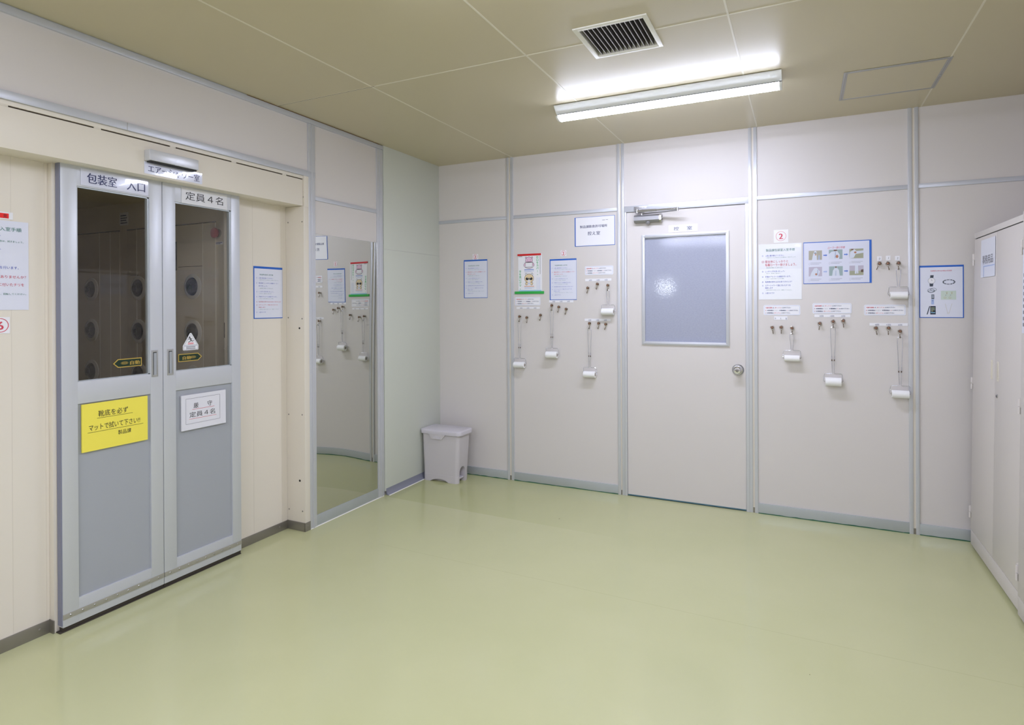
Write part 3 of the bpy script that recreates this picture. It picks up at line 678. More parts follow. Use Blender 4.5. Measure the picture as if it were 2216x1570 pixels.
ring_card('number_card', onb(2.611, 1.794), 0, (0.087, 0.085), '2', 'larger wrinkled card with red circled two right of the back door', 0.031, 0.0018)
t = thing('permit_sign', 'white blue-edged sign naming the waiting room left of the back door', 'sign', onb(1.227, 1.834))
blue_file(t, 0.312, 0.219, 0.0075, 0.003, 0.0025, 0.0035, 'paper')
Print().text('製品課飲食許可場所', 0.042, 0.138, 0.022, 'navy', width=0.212, bold=0.02).text('控え室', 0.103, 0.083, 0.030, 'navy', width=0.096, bold=0.02).quad(0.216, 0.238, 0.187, 0.190, -0.002, 'grey_text').quad(0.244, 0.260, 0.188, 0.191, -0.002, 'grey_text').build('lettering', t)
# laminated sheet right of the door
t = thing('laminated_sheet', 'large glossy laminated procedure sheet with red line right of the back door', 'notice', onb(2.5185, 1.4215))
MB().box(0, 0.258, -0.0012, 0, 0, 0.366, 'paper_lam').build('sheet', t)
p = Print()
for tx, x, z, wd, s_, m_ in (('製品課包装室入室手順', .045, .318, .172, .019, 'g_text'), ('①', .020, .285, .009, .011, 'b_text'), ('上靴に履き替えてください。', .042, .285, .112, .011, 'b_text'), ('・上靴のサイドに汚れがついた場合は、拭きましょう。', .042, .274, .182, .006, 'g_small'),
    ('②', .018, .243, .016, .018, 'r_text'), ('服全体にしっかりと', .040, .243, .138, .018, 'r_text'), ('粘着ローラー掛けましょう。', .040, .221, .186, .019, 'r_text'), ('・毛髪等は付着していませんか？', .042, .207, .102, .007, 'g_small'),
    ('③', .020, .181, .009, .011, 'b_text'), ('しっかりと手を洗いましょう。', .040, .181, .118, .012, 'b_text'), ('・手のひら、指の間、手首も洗う。', .042, .170, .092, .006, 'g_small'), ('④', .020, .146, .009, .011, 'b_text'), ('手指のアルコール消毒を行います。', .040, .146, .154, .012, 'b_text'), ('・アルコールは手に揉みこむように消毒。', .042, .135, .112, .006, 'g_small'),
    ('⑤', .020, .112, .009, .011, 'b_text'), ('私有物の持ち込みはありませんか？', .040, .112, .160, .012, 'b_text'), ('⑥', .020, .088, .009, .011, 'b_text'), ('エアーシャワーで服に付いたチリを', .040, .088, .152, .012, 'b_text'), ('除去します', .040, .072, .046, .012, 'b_text'), ('・両手を挙げてまわったり、回転してください。', .042, .060, .158, .006, 'g_small'), ('⑦', .020, .038, .009, .011, 'b_text'), ('入室ＯＫです', .040, .038, .055, .012, 'b_text')):
    p.text(tx, x, z, s_, m_, width=wd)
p.build('lettering', t)
Print().quad(0.001, 0.257, 0.20, 0.365, -0.0030, 'film').build('film', t)
# roller photo sheet
t = thing('photo_sheet', 'wide blue-edged sheet of six photos showing roller use', 'notice', onb(2.786, 1.520))
blue_file(t, 0.380, 0.268, 0.003, 0.012, 0.005, 0.004)
p = Print().text('ローラー掛け手順', 0.140, 0.221, 0.016, 'r_text', width=0.094, shear=0.2)
for k, (x, z) in enumerate(((0.031, 0.143), (0.146, 0.144), (0.260, 0.145), (0.031, 0.039), (0.147, 0.040), (0.260, 0.041))):
    if k % 3 < 2: p.quad(x+0.084, x+0.098, z+0.034, z+0.041, -0.002, 'arrow_blue' if k != 3 else 'pale_blue').poly([(x+0.098, z+0.030), (x+0.106, z+0.0375), (x+0.098, z+0.045)], -0.002, 'arrow_blue' if k != 3 else 'pale_blue')
    p.ring(x+0.003, z-0.016, 0.004, 0.009, 0.0006, -0.002, 'grey_text', 4)
    for j in range(2): p.quad(x+0.010, x+0.072-0.012*j, z-0.010-0.008*j, z-0.0085-0.008*j, -0.002, 'grey_text')
p.build('lettering', t)
def photo(t, x, z, bg, shapes):
    q = Print().quad(x, x+0.076, z, z+0.060, -0.0019, bg)
    for kind, m_, *a in shapes:
        if kind == 'p': q.poly([(x+u*0.076, z+v*0.060) for u, v in a[0]], -0.0019-0.0001*a[1], m_)
        else: q.disc(x+a[0]*0.076, z+a[1]*0.060, a[2]*0.076, a[3]*0.060, -0.0019-0.0001*a[4], m_, 18)
    q.build('photo', t)
photo(t, 0.031, 0.153, 'bg_beige', [('p', 'cloth_white', [(.24, 0), (.62, 0), (.60, .55), (.52, .78), (.36, .74), (.30, .4)], 1), ('d', 'cloth_white', .50, .82, .10, .14, 1), ('d', 'skin', .52, .56, .05, .08, 2), ('p', 'cloth_fold', [(.70, 0), (.84, 0), (.84, .5), (.74, .5)], 1)])
photo(t, 0.146, 0.154, 'bg_teal', [('p', 'cloth_white', [(0, 0), (.75, 0), (.80, .45), (.62, .85), (.2, .80), (0, .55)], 1), ('p', 'cloth_fold', [(.42, .10), (.50, .10), (.52, .8), (.47, .8)], 2), ('d', 'skin', .60, .28, .10, .17, 2), ('p', 'hair', [(.34, 1), (.62, 1), (.58, .86), (.38, .86)], 2)])
photo(t, 0.260, 0.155, 'bg_olive', [('p', 'cloth_white', [(0, 0), (.30, .05), (.45, .45), (1, .55), (1, .80), (.5, .76), (.36, .95), (.05, .7)], 1), ('d', 'skin', .42, .62, .09, .10, 2), ('p', 'hair', [(.10, 1), (.30, 1), (.27, .86), (.14, .88)], 2)])
photo(t, 0.031, 0.048, 'bg_mauve', [('p', 'cloth_white', [(.10, 0), (.7, 0), (.85, .5), (.60, .9), (.40, .85), (.2, .4)], 1), ('d', 'skin', .56, .22, .08, .11, 2), ('p', 'cloth_fold', [(.62, .1), (.70, .15), (.72, .7), (.66, .7)], 2)])
photo(t, 0.147, 0.049, 'bg_teal', [('p', 'cloth_white', [(.22, 0), (.78, 0), (.72, .6), (.56, .9), (.44, .9), (.28, .55)], 1), ('d', 'hair', .50, .90, .06, .09, 2), ('p', 'cloth_fold', [(.46, 0), (.52, 0), (.52, .55), (.48, .55)], 2)])
photo(t, 0.260, 0.050, 'bg_olive', [('p', 'bg_mauve', [(0, .45), (1, .45), (1, 1), (0, 1)], 1), ('p', 'cloth_white', [(.38, .15), (.50, .15), (.52, .45), (.55, .15), (.64, .18), (.62, 1), (.40, 1)], 2), ('p', 'cap_ring', [(.82, .3), (1, .3), (1, .6), (.82, .55)], 2)])
Print().quad(0.002, 0.368, 0.003, 0.262, -0.0032, 'film').build('film', t)
# forbidden items sheet
t = thing('items_sheet', 'blue-edged sheet picturing a watch, jewellery and phones beside the cabinet', 'notice', onb(3.412, 1.305))
W_, H_ = 0.218, 0.312
blue_file(t, W_, H_, 0.004, 0.005, 0.011, 0.004)
Print().text('包装室内に持ち込み禁止の私有物', 0.056, 0.276, 0.009, 'r_text', width=0.104).build('lettering', t)
def item(name, f): q = Print(); f(q); q.build(name, t)
Y_ = -0.0020
def watch(q):
    q.poly([(.054, .238), (.070, .238), (.072, .254), (.055, .254)], Y_, 'strap').poly([(.052, .187), (.068, .187), (.070, .205), (.051, .205)], Y_, 'strap')
    q.disc(.061, .221, .0185, .018, Y_-.0001, 'silver_print').disc(.061, .221, .0170, .0165, Y_-.0002, 'paper').line((.061, .221), (.061, .231), .001, Y_-.0003, 'k').line((.061, .221), (.067, .224), .001, Y_-.0003, 'k')
    for k in range(12): q.quad(.061+.014*math.cos(k*PI/6)-.0006, .061+.014*math.cos(k*PI/6)+.0006, .221+.0135*math.sin(k*PI/6)-.0006, .221+.0135*math.sin(k*PI/6)+.0006, Y_-.0003, 'k')
item('watch_picture', watch)
item('bracelet_picture', lambda q: (q.quad(.112, .176, .176, .242, Y_, 'pale_blue'), q.quad(.112, .176, .176, .242, Y_-.0001, 'paper_cool'), [q.disc(.146+.028*math.cos(k*PI/11), .212+.013*math.sin(k*PI/11), .0035, .0033, Y_-.0002, 'silver_print' if k % 2 else 'strap', 10) for k in range(22)]))
def rings(q):
    for cx, cz, rx, rz in ((.058, .163, .018, .012), (.070, .168, .016, .011), (.060, .158, .017, .009)): q.ring(cx, cz, rx, rz, .003, Y_, 'silver_print', 24)
item('ring_picture', rings)
def flip(q):
    q.quad(.060, .074, .112, .139, Y_, 'strap').quad(.062, .072, .117, .136, Y_-.0001, 'silver_print').quad(.059, .073, .080, .110, Y_, 'pale_blue').quad(.064, .068, .100, .103, Y_-.0001, 'k')
item('flip_phone_picture', flip)
def phone(q):
    q.quad(.054, .081, .020, .070, Y_, 'screen').quad(.056, .079, .028, .065, Y_-.0001, 'black_print')
    for i in range(4):
        for j in range(4):
            if j == 0 and i > 1: continue
            q.quad(.0575+i*.0054, .0610+i*.0054, .038+j*.0066, .042+j*.0066, Y_-.0002, 'icon_gold' if (i+j) % 2 else 'icon_blue')
    q.quad(.057, .078, .029, .034, Y_-.0002, 'icon_blue').poly([(.036, .020), (.041, .020), (.053, .069), (.049, .070)], Y_, 'screen')
item('smartphone_picture', phone)
def earr(q):
    q.quad(.107, .181, .108, .160, Y_, 'mint')
    for x in (.133, .157): q.line((x, .154), (x+.003, .140), .002, Y_-.0001, 'gold_print').line((x+.006, .154), (x+.003, .140), .002, Y_-.0001, 'gold_print').disc(x-.003, .134, .002, .003, Y_-.0001, 'silver_print', 10).ring(x-.006, .119, .006, .006, .0015, Y_-.0001, 'gold_print', 18)
item('earring_picture', earr)
item('necklace_picture', lambda q: (q.line((.128, .084), (.139, .030), .0010, Y_, 'gold_print'), q.line((.160, .084), (.147, .030), .0010, Y_, 'gold_print'), q.ring(.143, .028, .005, .004, .001, Y_, 'gold_print', 16)))
# animal hygiene poster hung from clip bars
t = thing('hygiene_poster', 'white poster of a masked hippo and a raccoon with red and green bars', 'poster', onb(0.722, 1.481))
MB().box(0.030, 0.234, -0.0012, 0, 0.012, 0.316, 'paper').build('sheet', t)
MB().box(0.025, 0.227, -0.005, 0, 0.3005, 0.3155, 'red', 0.0015).build('top_bar', t)
MB().box(0.000, 0.251, -0.007, 0, 0.000, 0.0205, 'bright_green', 0.002).build('bottom_bar', t)
p = Print().quad(0.034, 0.230, 0.021, 0.030, -0.0018, 'sky_strip')
p.vtext('お口をカバー。', 0.196, 0.298, 0.0215, 'letter_green', bold=0.035).vtext('手を洗いグマ。', 0.047, 0.187, 0.0215, 'letter_green', bold=0.035)
p.quad(0.083, 0.165, 0.188, 0.193, -0.002, 'arrow_blue').quad(0.083, 0.167, 0.058, 0.063, -0.002, 'orange_strip')
for k in range(3): p.quad(0.084, 0.166-0.02*(k == 2), 0.181-0.0045*k, 0.1825-0.0045*k, -0.002, 'pale_blue').quad(0.084, 0.168-0.02*(k == 2), 0.051-0.0045*k, 0.0525-0.0045*k, -0.002, 'pale_blue')
for k in range(4): p.quad(0.190+0.009*k, 0.1915+0.009*k, 0.036, 0.128, -0.002, 'pale_blue')
for k in range(22): p.quad(0.2165, 0.2215, 0.291-0.0065*k, 0.295-0.0065*k, -0.002, 'grey_text')
p.quad(0.036, 0.066, 0.294, 0.297, -0.002, 'outline').build('lettering', t)
def hippo(q):
    cx = 0.124; y = -0.0018
    for s_ in (-1, 1): q.disc(cx+s_*0.026, 0.285, 0.0075, 0.0075, y, 'outline', 18).disc(cx+s_*0.026, 0.285, 0.005, 0.005, y-.0001, 'pink', 16)
    q.disc(cx, 0.227, 0.0455, 0.028, y-.0001, 'outline').disc(cx, 0.262, 0.031, 0.030, y-.0001, 'outline').disc(cx, 0.227, 0.0430, 0.0255, y-.0002, 'pink').disc(cx, 0.262, 0.0285, 0.0275, y-.0002, 'pink')
    q.disc(cx, 0.2155, 0.038, 0.011, y-.0003, 'paper')
    for s_ in (-1, 1): q.line((cx+s_*0.012, 0.270), (cx+s_*0.012, 0.262), 0.002, y-.0003, 'outline').ring(cx+s_*0.014, 0.247, 0.007, 0.007, 0.0018, y-.0003, 'outline', 14, 0, PI)
    q.quad(cx-0.032, cx+0.030, 0.210, 0.248, y-.0004, 'outline').quad(cx-0.030, cx+0.028, 0.2125, 0.2455, y-.0005, 'paper')
item('animal_picture', hippo)
def raccoon(q):
    cx = 0.124; y = -0.0018
    for s_ in (-1, 1): q.disc(cx+s_*0.026, 0.155, 0.008, 0.010, y, 'outline', 18).disc(cx+s_*0.026, 0.155, 0.0055, 0.0075, y-.0001, 'paper', 16)
    q.disc(cx, 0.122, 0.040, 0.036, y-.0001, 'outline').disc(cx, 0.122, 0.0375, 0.0335, y-.0002, 'tan')
    for s_ in (-1, 1): q.disc(cx+s_*0.0155, 0.119, 0.0135, 0.0115, y-.0003, 'black_print', 22).disc(cx+s_*0.013, 0.126, 0.0028, 0.0032, y-.0004, 'paper', 12)
    q.disc(cx, 0.104, 0.013, 0.010, y-.0004, 'paper', 20).disc(cx, 0.111, 0.004, 0.003, y-.0005, 'black_print', 12).ring(cx, 0.105, 0.006, 0.005, 0.001, y-.0005, 'outline', 14, PI, 2*PI)
    for s_ in (-1, 1): q.disc(cx+s_*0.022, 0.081, 0.0115, 0.012, y-.0003, 'outline', 20).disc(cx+s_*0.022, 0.081, 0.0092, 0.0097, y-.0004, 'tan', 20)
    q.poly([(cx-.012, .070), (cx+.012, .070), (cx+.013, .092), (cx-.013, .092)], y-.0005, 'paper').line((cx-.008, .088), (cx+.006, .076), .002, y-.0006, 'arrow_blue').line((cx+.004, .090), (cx-.006, .074), .002, y-.0006, 'arrow_blue')
item('animal_picture', raccoon)

# usage notes, number strips and cards
def note(x, z, label, w_=0.220, h_=0.067):
    t = thing('usage_note', label, 'notice', onb(x, z))
    def rr(a, r, y): return [(a+r+(w_-2*a-2*r)*i+r*math.cos(q), a+r+(h_-2*a-2*r)*j+r*math.sin(q)) for i, j, q0 in ((1, 0, -PI/2), (1, 1, 0), (0, 1, PI/2), (0, 0, PI)) for q in [q0+PI/2*k/5 for k in range(6)]]
    MB().prism(rr(0, 0.010, 0), 1, -0.0012, 0, 'paper').build('sheet', t)
    P1, P2 = rr(0.004, 0.008, 0), rr(0.0052, 0.0068, 0); p = Print(); n = len(P1)
    p.add([(a, -0.0016, c) for a, c in P1]+[(a, -0.0016, c) for a, c in P2], [(k, (k+1) % n, n+(k+1) % n, n+k) for k in range(n)], 'pale_blue')
    for tx, xx, zz, wd, m_ in (('毛髪付着時', .013, .046, .040, 'r_text'), ('は', .057, .046, .007, 'navy'), ('めくって', .070, .046, .028, 'r_text'), ('0', .102, .046, .005, 'r_text'), ('にかけて下さい', .112, .046, .052, 'navy'),
        ('0', .011, .0285, .005, 'r_text'), ('を使用後は', .021, .0285, .040, 'navy'), ('1', .066, .0285, .003, 'grey_text'), ('に', .074, .0285, .007, 'grey_text'), ('1', .086, .0285, .003, 'navy'), ('を使用後は', .096, .0285, .040, 'navy'), ('2', .142, .0285, .005, 'r_text'), ('にかけて下さい', .152, .0285, .054, 'navy'),
        ('2', .011, .012, .005, 'r_text'), ('を使用後は', .021, .012, .040, 'navy'), ('めくって', .066, .012, .028, 'r_text'), ('0', .098, .012, .005, 'r_text'), ('にかけて下さい', .108, .012, .052, 'navy')):
        p.text(tx, xx, zz, 0.0088, m_, width=wd if len(tx) > 1 else None, bold=0.03 if wd >= .04 else 0.012)
    p.build('lettering', t)
note(0.7215, 1.390, 'rounded roller usage note under the animal hygiene poster')
note(1.3055, 1.6155, 'rounded roller usage note near the door post, under the permit sign')
note(2.547, 1.318, 'rounded roller usage note under the large laminated sheet')
note(2.837, 1.329, 'rounded roller usage note under the roller photo sheet')
note(3.1235, 1.318, 'rounded roller usage note beside the post next to the cabinet')
def strip(x, z, w_, h_, label, words=('0回', '1回', '2回'), xs=(0.20, 0.50, 0.80)):
    t = thing('number_strip', label, 'label', onb(x, z))
    MB().box(0, w_, -0.0010, 0, 0, h_, 'paper').build('sheet', t)
    p = Print()
    for s_, fx in zip(words, xs): p.text(s_, fx*w_, h_*0.18, h_*0.62, 'navy', width=w_*0.105 if len(s_) > 1 else None, align='C', y=-0.0014)
    p.build('lettering', t)
strip(0.735, 1.3635, 0.200, 0.0155, 'white count strip under the note below the animal poster')
strip(1.0135, 1.412, 0.1995, 0.018, 'white count strip tucked under the blue-edged sheet beside the animal poster')
strip(1.308, 1.5695, 0.202, 0.0185, 'white count strip under the note near the door post')
strip(1.302, 1.2705, 0.202, 0.0185, 'white count strip lowest of those left of the back door')
strip(2.611, 1.2875, 0.080, 0.0235, 'short white strip numbered zero one two under the laminated sheet', ('0', '1', '2'), (0.10, 0.5, 0.90))
strip(2.848, 1.306, 0.202, 0.0185, 'white count strip below the note under the photo sheet')
strip(3.153, 1.2545, 0.200, 0.0170, 'white count strip beside the post next to the cabinet')
for x, z, s_, lb in ((3.195, 1.654, '0', 'square card with handwritten zero above a hook beside the photo sheet'), (3.241, 1.656, '1', 'square card with handwritten one between its zero and two neighbours'), (3.289, 1.653, '2', 'square card with handwritten two nearest the wall post')):
    t = thing('hook_card', lb, 'number card', onb(x, z))
    MB().box(0, 0.0245, -0.0010, 0, 0, 0.0285, 'paper').build('sheet', t)
    Print().text(s_, 0.0125, 0.008, 0.018, 'grey_text', align='C', shear=0.15, y=-0.0014).build('lettering', t)
t = thing('door_name_plate', 'white name strip above the window of the back door', 'sign', (1.929, -0.0030, 1.901))
MB().box(0, 0.1985, -0.0012, 0, 0, 0.051, 'paper').build('sheet', t)
Print().text('控', 0.036, 0.014, 0.028, 'navy', width=0.036).text('室', 0.126, 0.014, 0.028, 'navy', width=0.036).build('lettering', t)

# ------------------------------------------------------------------ back door
d = thing('door_1', 'flat ivory back door with frosted window and round knob', 'door', (0, 0, 0), kind='structure')
WX0, WX1, WZ0, WZ1 = 1.760, 2.312, 1.129, 1.870
lf = MB().box(DX0+0.002, WX0-0.004, -0.002, 0.036, 0.012, 2.062, 'panel').box(WX1+0.004, DX1-0.002, -0.002, 0.036, 0.012, 2.062, 'panel').box(WX0-0.004, WX1+0.004, -0.002, 0.036, 0.012, WZ0-0.004, 'panel').box(WX0-0.004, WX1+0.004, -0.002, 0.036, WZ1+0.004, 2.062, 'panel')
lf.build('door_leaf', d, smooth=0)
MB().box(DX0+0.002, DX1-0.002, -0.0026, 0.03, 0.004, 0.012, 'paint_teal').box(DX0+0.002, DX1-0.002, -0.001, 0.03, 0.0, 0.004, 'dark').build('door_bottom', d)
wf = MB()
for x0, x1, z0, z1 in ((1.737, WX0, 1.105, 1.892), (WX1, 2.333, 1.105, 1.892), (WX0, WX1, 1.105, WZ0), (WX0, WX1, WZ1, 1.892)): wf.box(x0, x1, -0.012, 0.03, z0, z1, 'alum', 0.002)
for x0, x1, z0, z1 in ((1.745, 1.752, 1.113, 1.884), (2.319, 2.326, 1.113, 1.884), (1.752, 2.319, 1.113, 1.120), (1.752, 2.319, 1.877, 1.884)): wf.box(x0, x1, -0.015, -0.008, z0, z1, 'alum', 0.001)
wf.build('window_frame', d)
MB().box(WX0-0.003, WX1+0.003, 0.006, 0.011, WZ0-0.003, WZ1+0.003, 'frosted').build('frosted_pane', d)
kx, kz = 2.386, 0.949
kn = MB().lathe((kx, -0.002, kz), (0, -1, 0), [(0, .038), (0.003, .038), (0.010, .032), (0.012, .016), (0.026, .014)], 'satin_chrome', 40).build('knob_rosette', d)
MB().lathe((kx, -0.026, kz), (0, -1, 0), [(0, .014), (0.006, .021), (0.016, .026), (0.026, .025), (0.031, .020), (0.032, .010), (0.029, .007)], 'chrome', 40).build('knob', kn)
MB().lathe((kx, -0.056, kz), (0, -1, 0), [(0, .0065), (0.003, .006)], 'steel', 20).box(kx-0.0008, kx+0.0008, -0.0595, -0.058, kz-0.004, kz+0.004, 'dark').build('keyhole', kn)
c = thing('door_closer', None, None); c.parent = d
def octa(y0, y1, z0, z1, ch): return [(y0+ch, z0), (y1, z0), (y1, z1), (y0+ch, z1), (y0, z1-ch), (y0, z0+ch)]
MB().prism(octa(-0.052, -0.002, 1.980, 2.034, 0.014), 0, 1.692, 1.872, 'closer_grey').build('closer_body', c)
MB().prism(octa(-0.054, -0.002, 1.978, 2.036, 0.014), 0, 1.872, 1.888, 'closer_bright').lathe((1.888, -0.026, 2.018), (1, 0, 0), [(0, .006), (.001, .006)], 'dark', 16).lathe((1.888, -0.026, 1.996), (1, 0, 0), [(0, .006), (.001, .006)], 'dark', 16).build('end_cap', c)
MB().lathe((1.790, -0.034, 1.982), (0, -0.15, -1), [(0, .015), (0.006, .016), (0.014, .012), (0.018, .005)], 'closer_grey', 24).build('valve_cap', c)
br = MB().box(1.684, 1.776, -0.016, -0.012, 2.072, 2.100, 'closer_grey', 0.001).prism([(1.690, -0.012), (1.772, -0.012), (1.748, -0.046), (1.700, -0.046)], 2, 2.070, 2.074, 'closer_grey')
for k in range(4): br.lathe((1.699+0.0195*k, -0.0155, 2.091), (0, -1, 0), [(0, .004), (.0015, .004)], 'steel', 12)
br.build('arm_bracket', c)
MB().lathe((1.716, -0.048, 2.046), (0, 0, 1), [(0, .012), (.030, .012)], 'closer_bright', 20).tube([(1.716, -0.050, 2.060), (1.80, -0.066, 2.058), (1.86, -0.078, 2.056)], 0.0095, 'closer_bright', 12).tube([(1.86, -0.078, 2.056), (2.010, -0.108, 2.052)], 0.0070, 'closer_bright', 12).build('main_arm', c)
MB().lathe((1.745, -0.030, 2.030), (0, 0, 1), [(0, .010), (.016, .010)], 'closer_bright', 18).tube([(1.745, -0.030, 2.043), (1.88, -0.070, 2.040), (2.010, -0.108, 2.040)], 0.0050, 'closer_grey', 8).lathe((2.010, -0.108, 2.034), (0, 0, 1), [(0, .008), (.026, .008)], 'closer_bright', 16).build('fore_arm', c)
# small lit room behind the frosted pane
struct('wall_waiting', MB().box(1.2, 1.25, 0.06, 2.5, 0, 2.55, 'panel').box(2.9, 2.95, 0.06, 2.5, 0, 2.55, 'panel').box(1.2, 2.95, 2.5, 2.55, 0, 2.55, 'panel'), 'plain walls of the waiting room behind the frosted pane', 'wall')
struct('ceiling_waiting', MB().box(1.2, 2.95, 0.06, 2.55, 2.55, 2.6, 'panel'), 'plain ceiling of the waiting room behind the frosted pane', 'ceiling')
struct('floor_waiting', MB().box(1.2, 2.95, 0.11, 2.55, -0.05, 0.0, 'door_panel'), 'plain floor of the waiting room behind the frosted pane', 'floor')

# ------------------------------------------------------------------ hooks and tape rollers
hk = thing('screw_hook', 'x', 'hook', (0, 0, 0), group='brass screw hooks on the back wall')
MB().lathe((0, 0, 0), (0, -1, 0), [(0, .007), (.002, .0065), (.003, .0032), (.021, .0032)], 'hook_wire', 16).build('stem', hk)
cp = MB().lathe((0, -0.0205, 0), (0, -1, 0), [(0, .0065), (.002, .0088), (.007, .0088), (.0085, .0075)], 'cap_ring', 24).build('cap', hk)
MB().lathe((0, -0.0285, 0), (0, -1, 0), [(0, .0060), (.0015, .0056), (.0024, .003)], 'brown_cap', 20).build('cap_centre', cp)
yk = MB().tube([(-0.0008, -0.0185, -0.0185), (-0.0105, -0.0185, -0.0075)]+[(0.0118*math.cos(a), -0.0165, 0.0118*math.sin(a)) for a in [PI*(1.10-k*0.1) for k in range(13)]]+[(0.0105, -0.0185, -0.0075), (0.0008, -0.0185, -0.0185)], 0.0015, 'hook_yoke', 8)
yk.build('yoke', hk)
yk = MB().tube([(0, -0.0185, -0.0170), (0, -0.019, -0.026), (0, -0.0205, -0.034), (0, -0.0255, -0.0405), (0, -0.031, -0.0405), (0, -0.0355, -0.036), (0, -0.0365, -0.030)], 0.0020, 'hook_wire', 8)
yk.build('hook_wire', hk)
HK = {'a': [(0.770, 1.303, 0), (0.832, 1.295, -.1), (0.949, 1.314, .05)], 'b': [(1.044, 1.390, 0), (1.101, 1.377, .1), (1.161, 1.361, .1)], 'c': [(1.334, 1.519, .08), (1.409, 1.547, .15), (1.489, 1.536, 0)], 'd': [(1.346, 1.254, 0), (1.417, 1.255, .05), (1.471, 1.249, .12)],
      'e': [(2.600, 1.238, -.15), (2.654, 1.240, 0), (2.718, 1.235, 0)], 'f': [(2.878, 1.267, .12), (2.953, 1.280, 0), (3.009, 1.284, -.05)], 'g': [(3.185, 1.241, -.12), (3.251, 1.242, .05), (3.310, 1.223, 0)], 'h': [(3.205, 1.637, .4), (3.249, 1.636, -.15), (3.304, 1.636, 0)]}
TR = {'a': 'trio under the animal poster note', 'b': 'trio under the sheet beside the animal poster', 'c': 'upper trio near the door post', 'd': 'lower trio near the door post', 'e': 'trio under the short zero one two strip', 'f': 'trio under the photo sheet', 'g': 'lower trio beside the right wall post', 'h': 'trio under the handwritten cards'}
HOLD = {'a': 0, 'b': 0, 'c': 2, 'd': 0, 'e': 2, 'f': 1, 'g': 2, 'h': 2}
first = True
for k, L in HK.items():
    for i, (x, z, tilt) in enumerate(L):
        lb = '%s %s screw hook of the %s' % (('left', 'middle', 'right')[i], 'roller-bearing' if HOLD[k] == i else 'empty', TR[k])
        if first: hk.location = (x, -0.0005, z); hk.rotation_euler = (0, tilt, 0); hk['label'] = lb; first = False
        else: dup(hk, (x, -0.0005, z), (0, tilt, 0), lb)
def roller(name, L, long, label):           # origin at the hanging loop's top, wire plane at y=0
    t = thing(name, label, 'tape roller', (0, 0, 0), group='long-handled tape rollers' if long else 'short-handled tape rollers')
    h = MB(); zb = -L; wt = 0.0135 if long else 0.0115; wb = 0.0045; r = 0.0019
    loop = [(wt*math.cos(a), 0, -0.012+0.012*math.sin(a)) for a in [PI*k/10 for k in range(11)]]
    h.tube([(wb, 0, zb+0.004), (wt, 0, -0.030)]+loop+[(-wt, 0, -0.030), (-wb, 0, zb+0.004)], r, 'roller_wire', 8)
    for s_ in (-1, 1):
        h.tube([(s_*wb, 0, zb+0.006), (s_*(wb+0.002), 0, zb+0.001), (s_*(wb+0.006), 0, zb), (s_*0.044, -0.001, zb), (s_*0.049, -0.001, zb-0.004), (s_*0.051, 0.007, zb-0.022), (s_*0.0535, 0.004, zb-0.038), (s_*0.0535, -0.002, zb-0.046), (s_*0.050, -0.006, zb-0.050), (s_*0.043, -0.006, zb-0.050)], r, 'roller_wire', 8)
    h.build('handle', t)
    if long:
        for s_ in (-1, 1):
            q = MB().cyl((s_*0.0080, 0, zb*0.62), (s_*0.0066, 0, zb*0.74), 0.0031, 'roller_wire', 12).cyl((s_*0.0071, 0, zb*0.695), (s_*0.0067, 0, zb*0.725), 0.0034, 'cap_ring', 12)
            q.build('joint_sleeve', t)
    rr = 0.025
    MB().lathe((-0.045, -0.006, zb-0.050), (1, 0, 0), [(0, rr-.001), (0.001, rr), (0.089, rr), (0.090, rr-.001), (0.0901, 0.013), (0.088, 0.0125)], 'roll_paper', 40).build('paper_roll', t)
    MB().lathe((-0.0455, -0.006, zb-0.050), (1, 0, 0), [(0, .006), (0.0, .0125), (0.091, .0125), (0.091, .006)], 'card_core', 24).build('core', t)
    return t
RL = roller('tape_roller', 0.295, True, 'x'); RS = roller('tape_roller', 0.110, False, 'x')
RO = [('a', True, 0.94, 'long-handled tape roller hung lowest under the animal hygiene poster'), ('b', True, 1.04, 'long-handled tape roller under the blue-edged sheet beside the animal poster'), ('d', True, 1.0, 'long-handled tape roller just left of the back door'), ('f', True, 1.06, 'long-handled tape roller hung below the photo sheet'), ('g', True, 1.0, 'long-handled tape roller beside the wall post by the cabinet'),
      ('c', False, 1.0, 'short-handled tape roller left of the door post'), ('e', False, 0.80, 'short-handled tape roller with thin roll right of the back door'), ('h', False, 0.86, 'short-handled tape roller under the handwritten cards')]
used = set()
for k, long, s_, lb in RO:
    x, z, tilt = HK[k][HOLD[k]]; src = RL if long else RS
    loc = (x+(0.003 if k in 'abcd' else -0.001), -0.0290, z-0.0345)
    if long not in used: o = src; o.location = loc; o['label'] = lb; used.add(long)
    else: o = dup(src, loc, label=lb)
    if s_ != 1.0:
        for ch in o.children:
            if ch.name.startswith('paper_roll'):
                zc = -(0.295 if long else 0.110)-0.050
                ch.scale = (1, s_, s_); ch.location = (0, -0.006*(1-s_), zc*(1-s_))

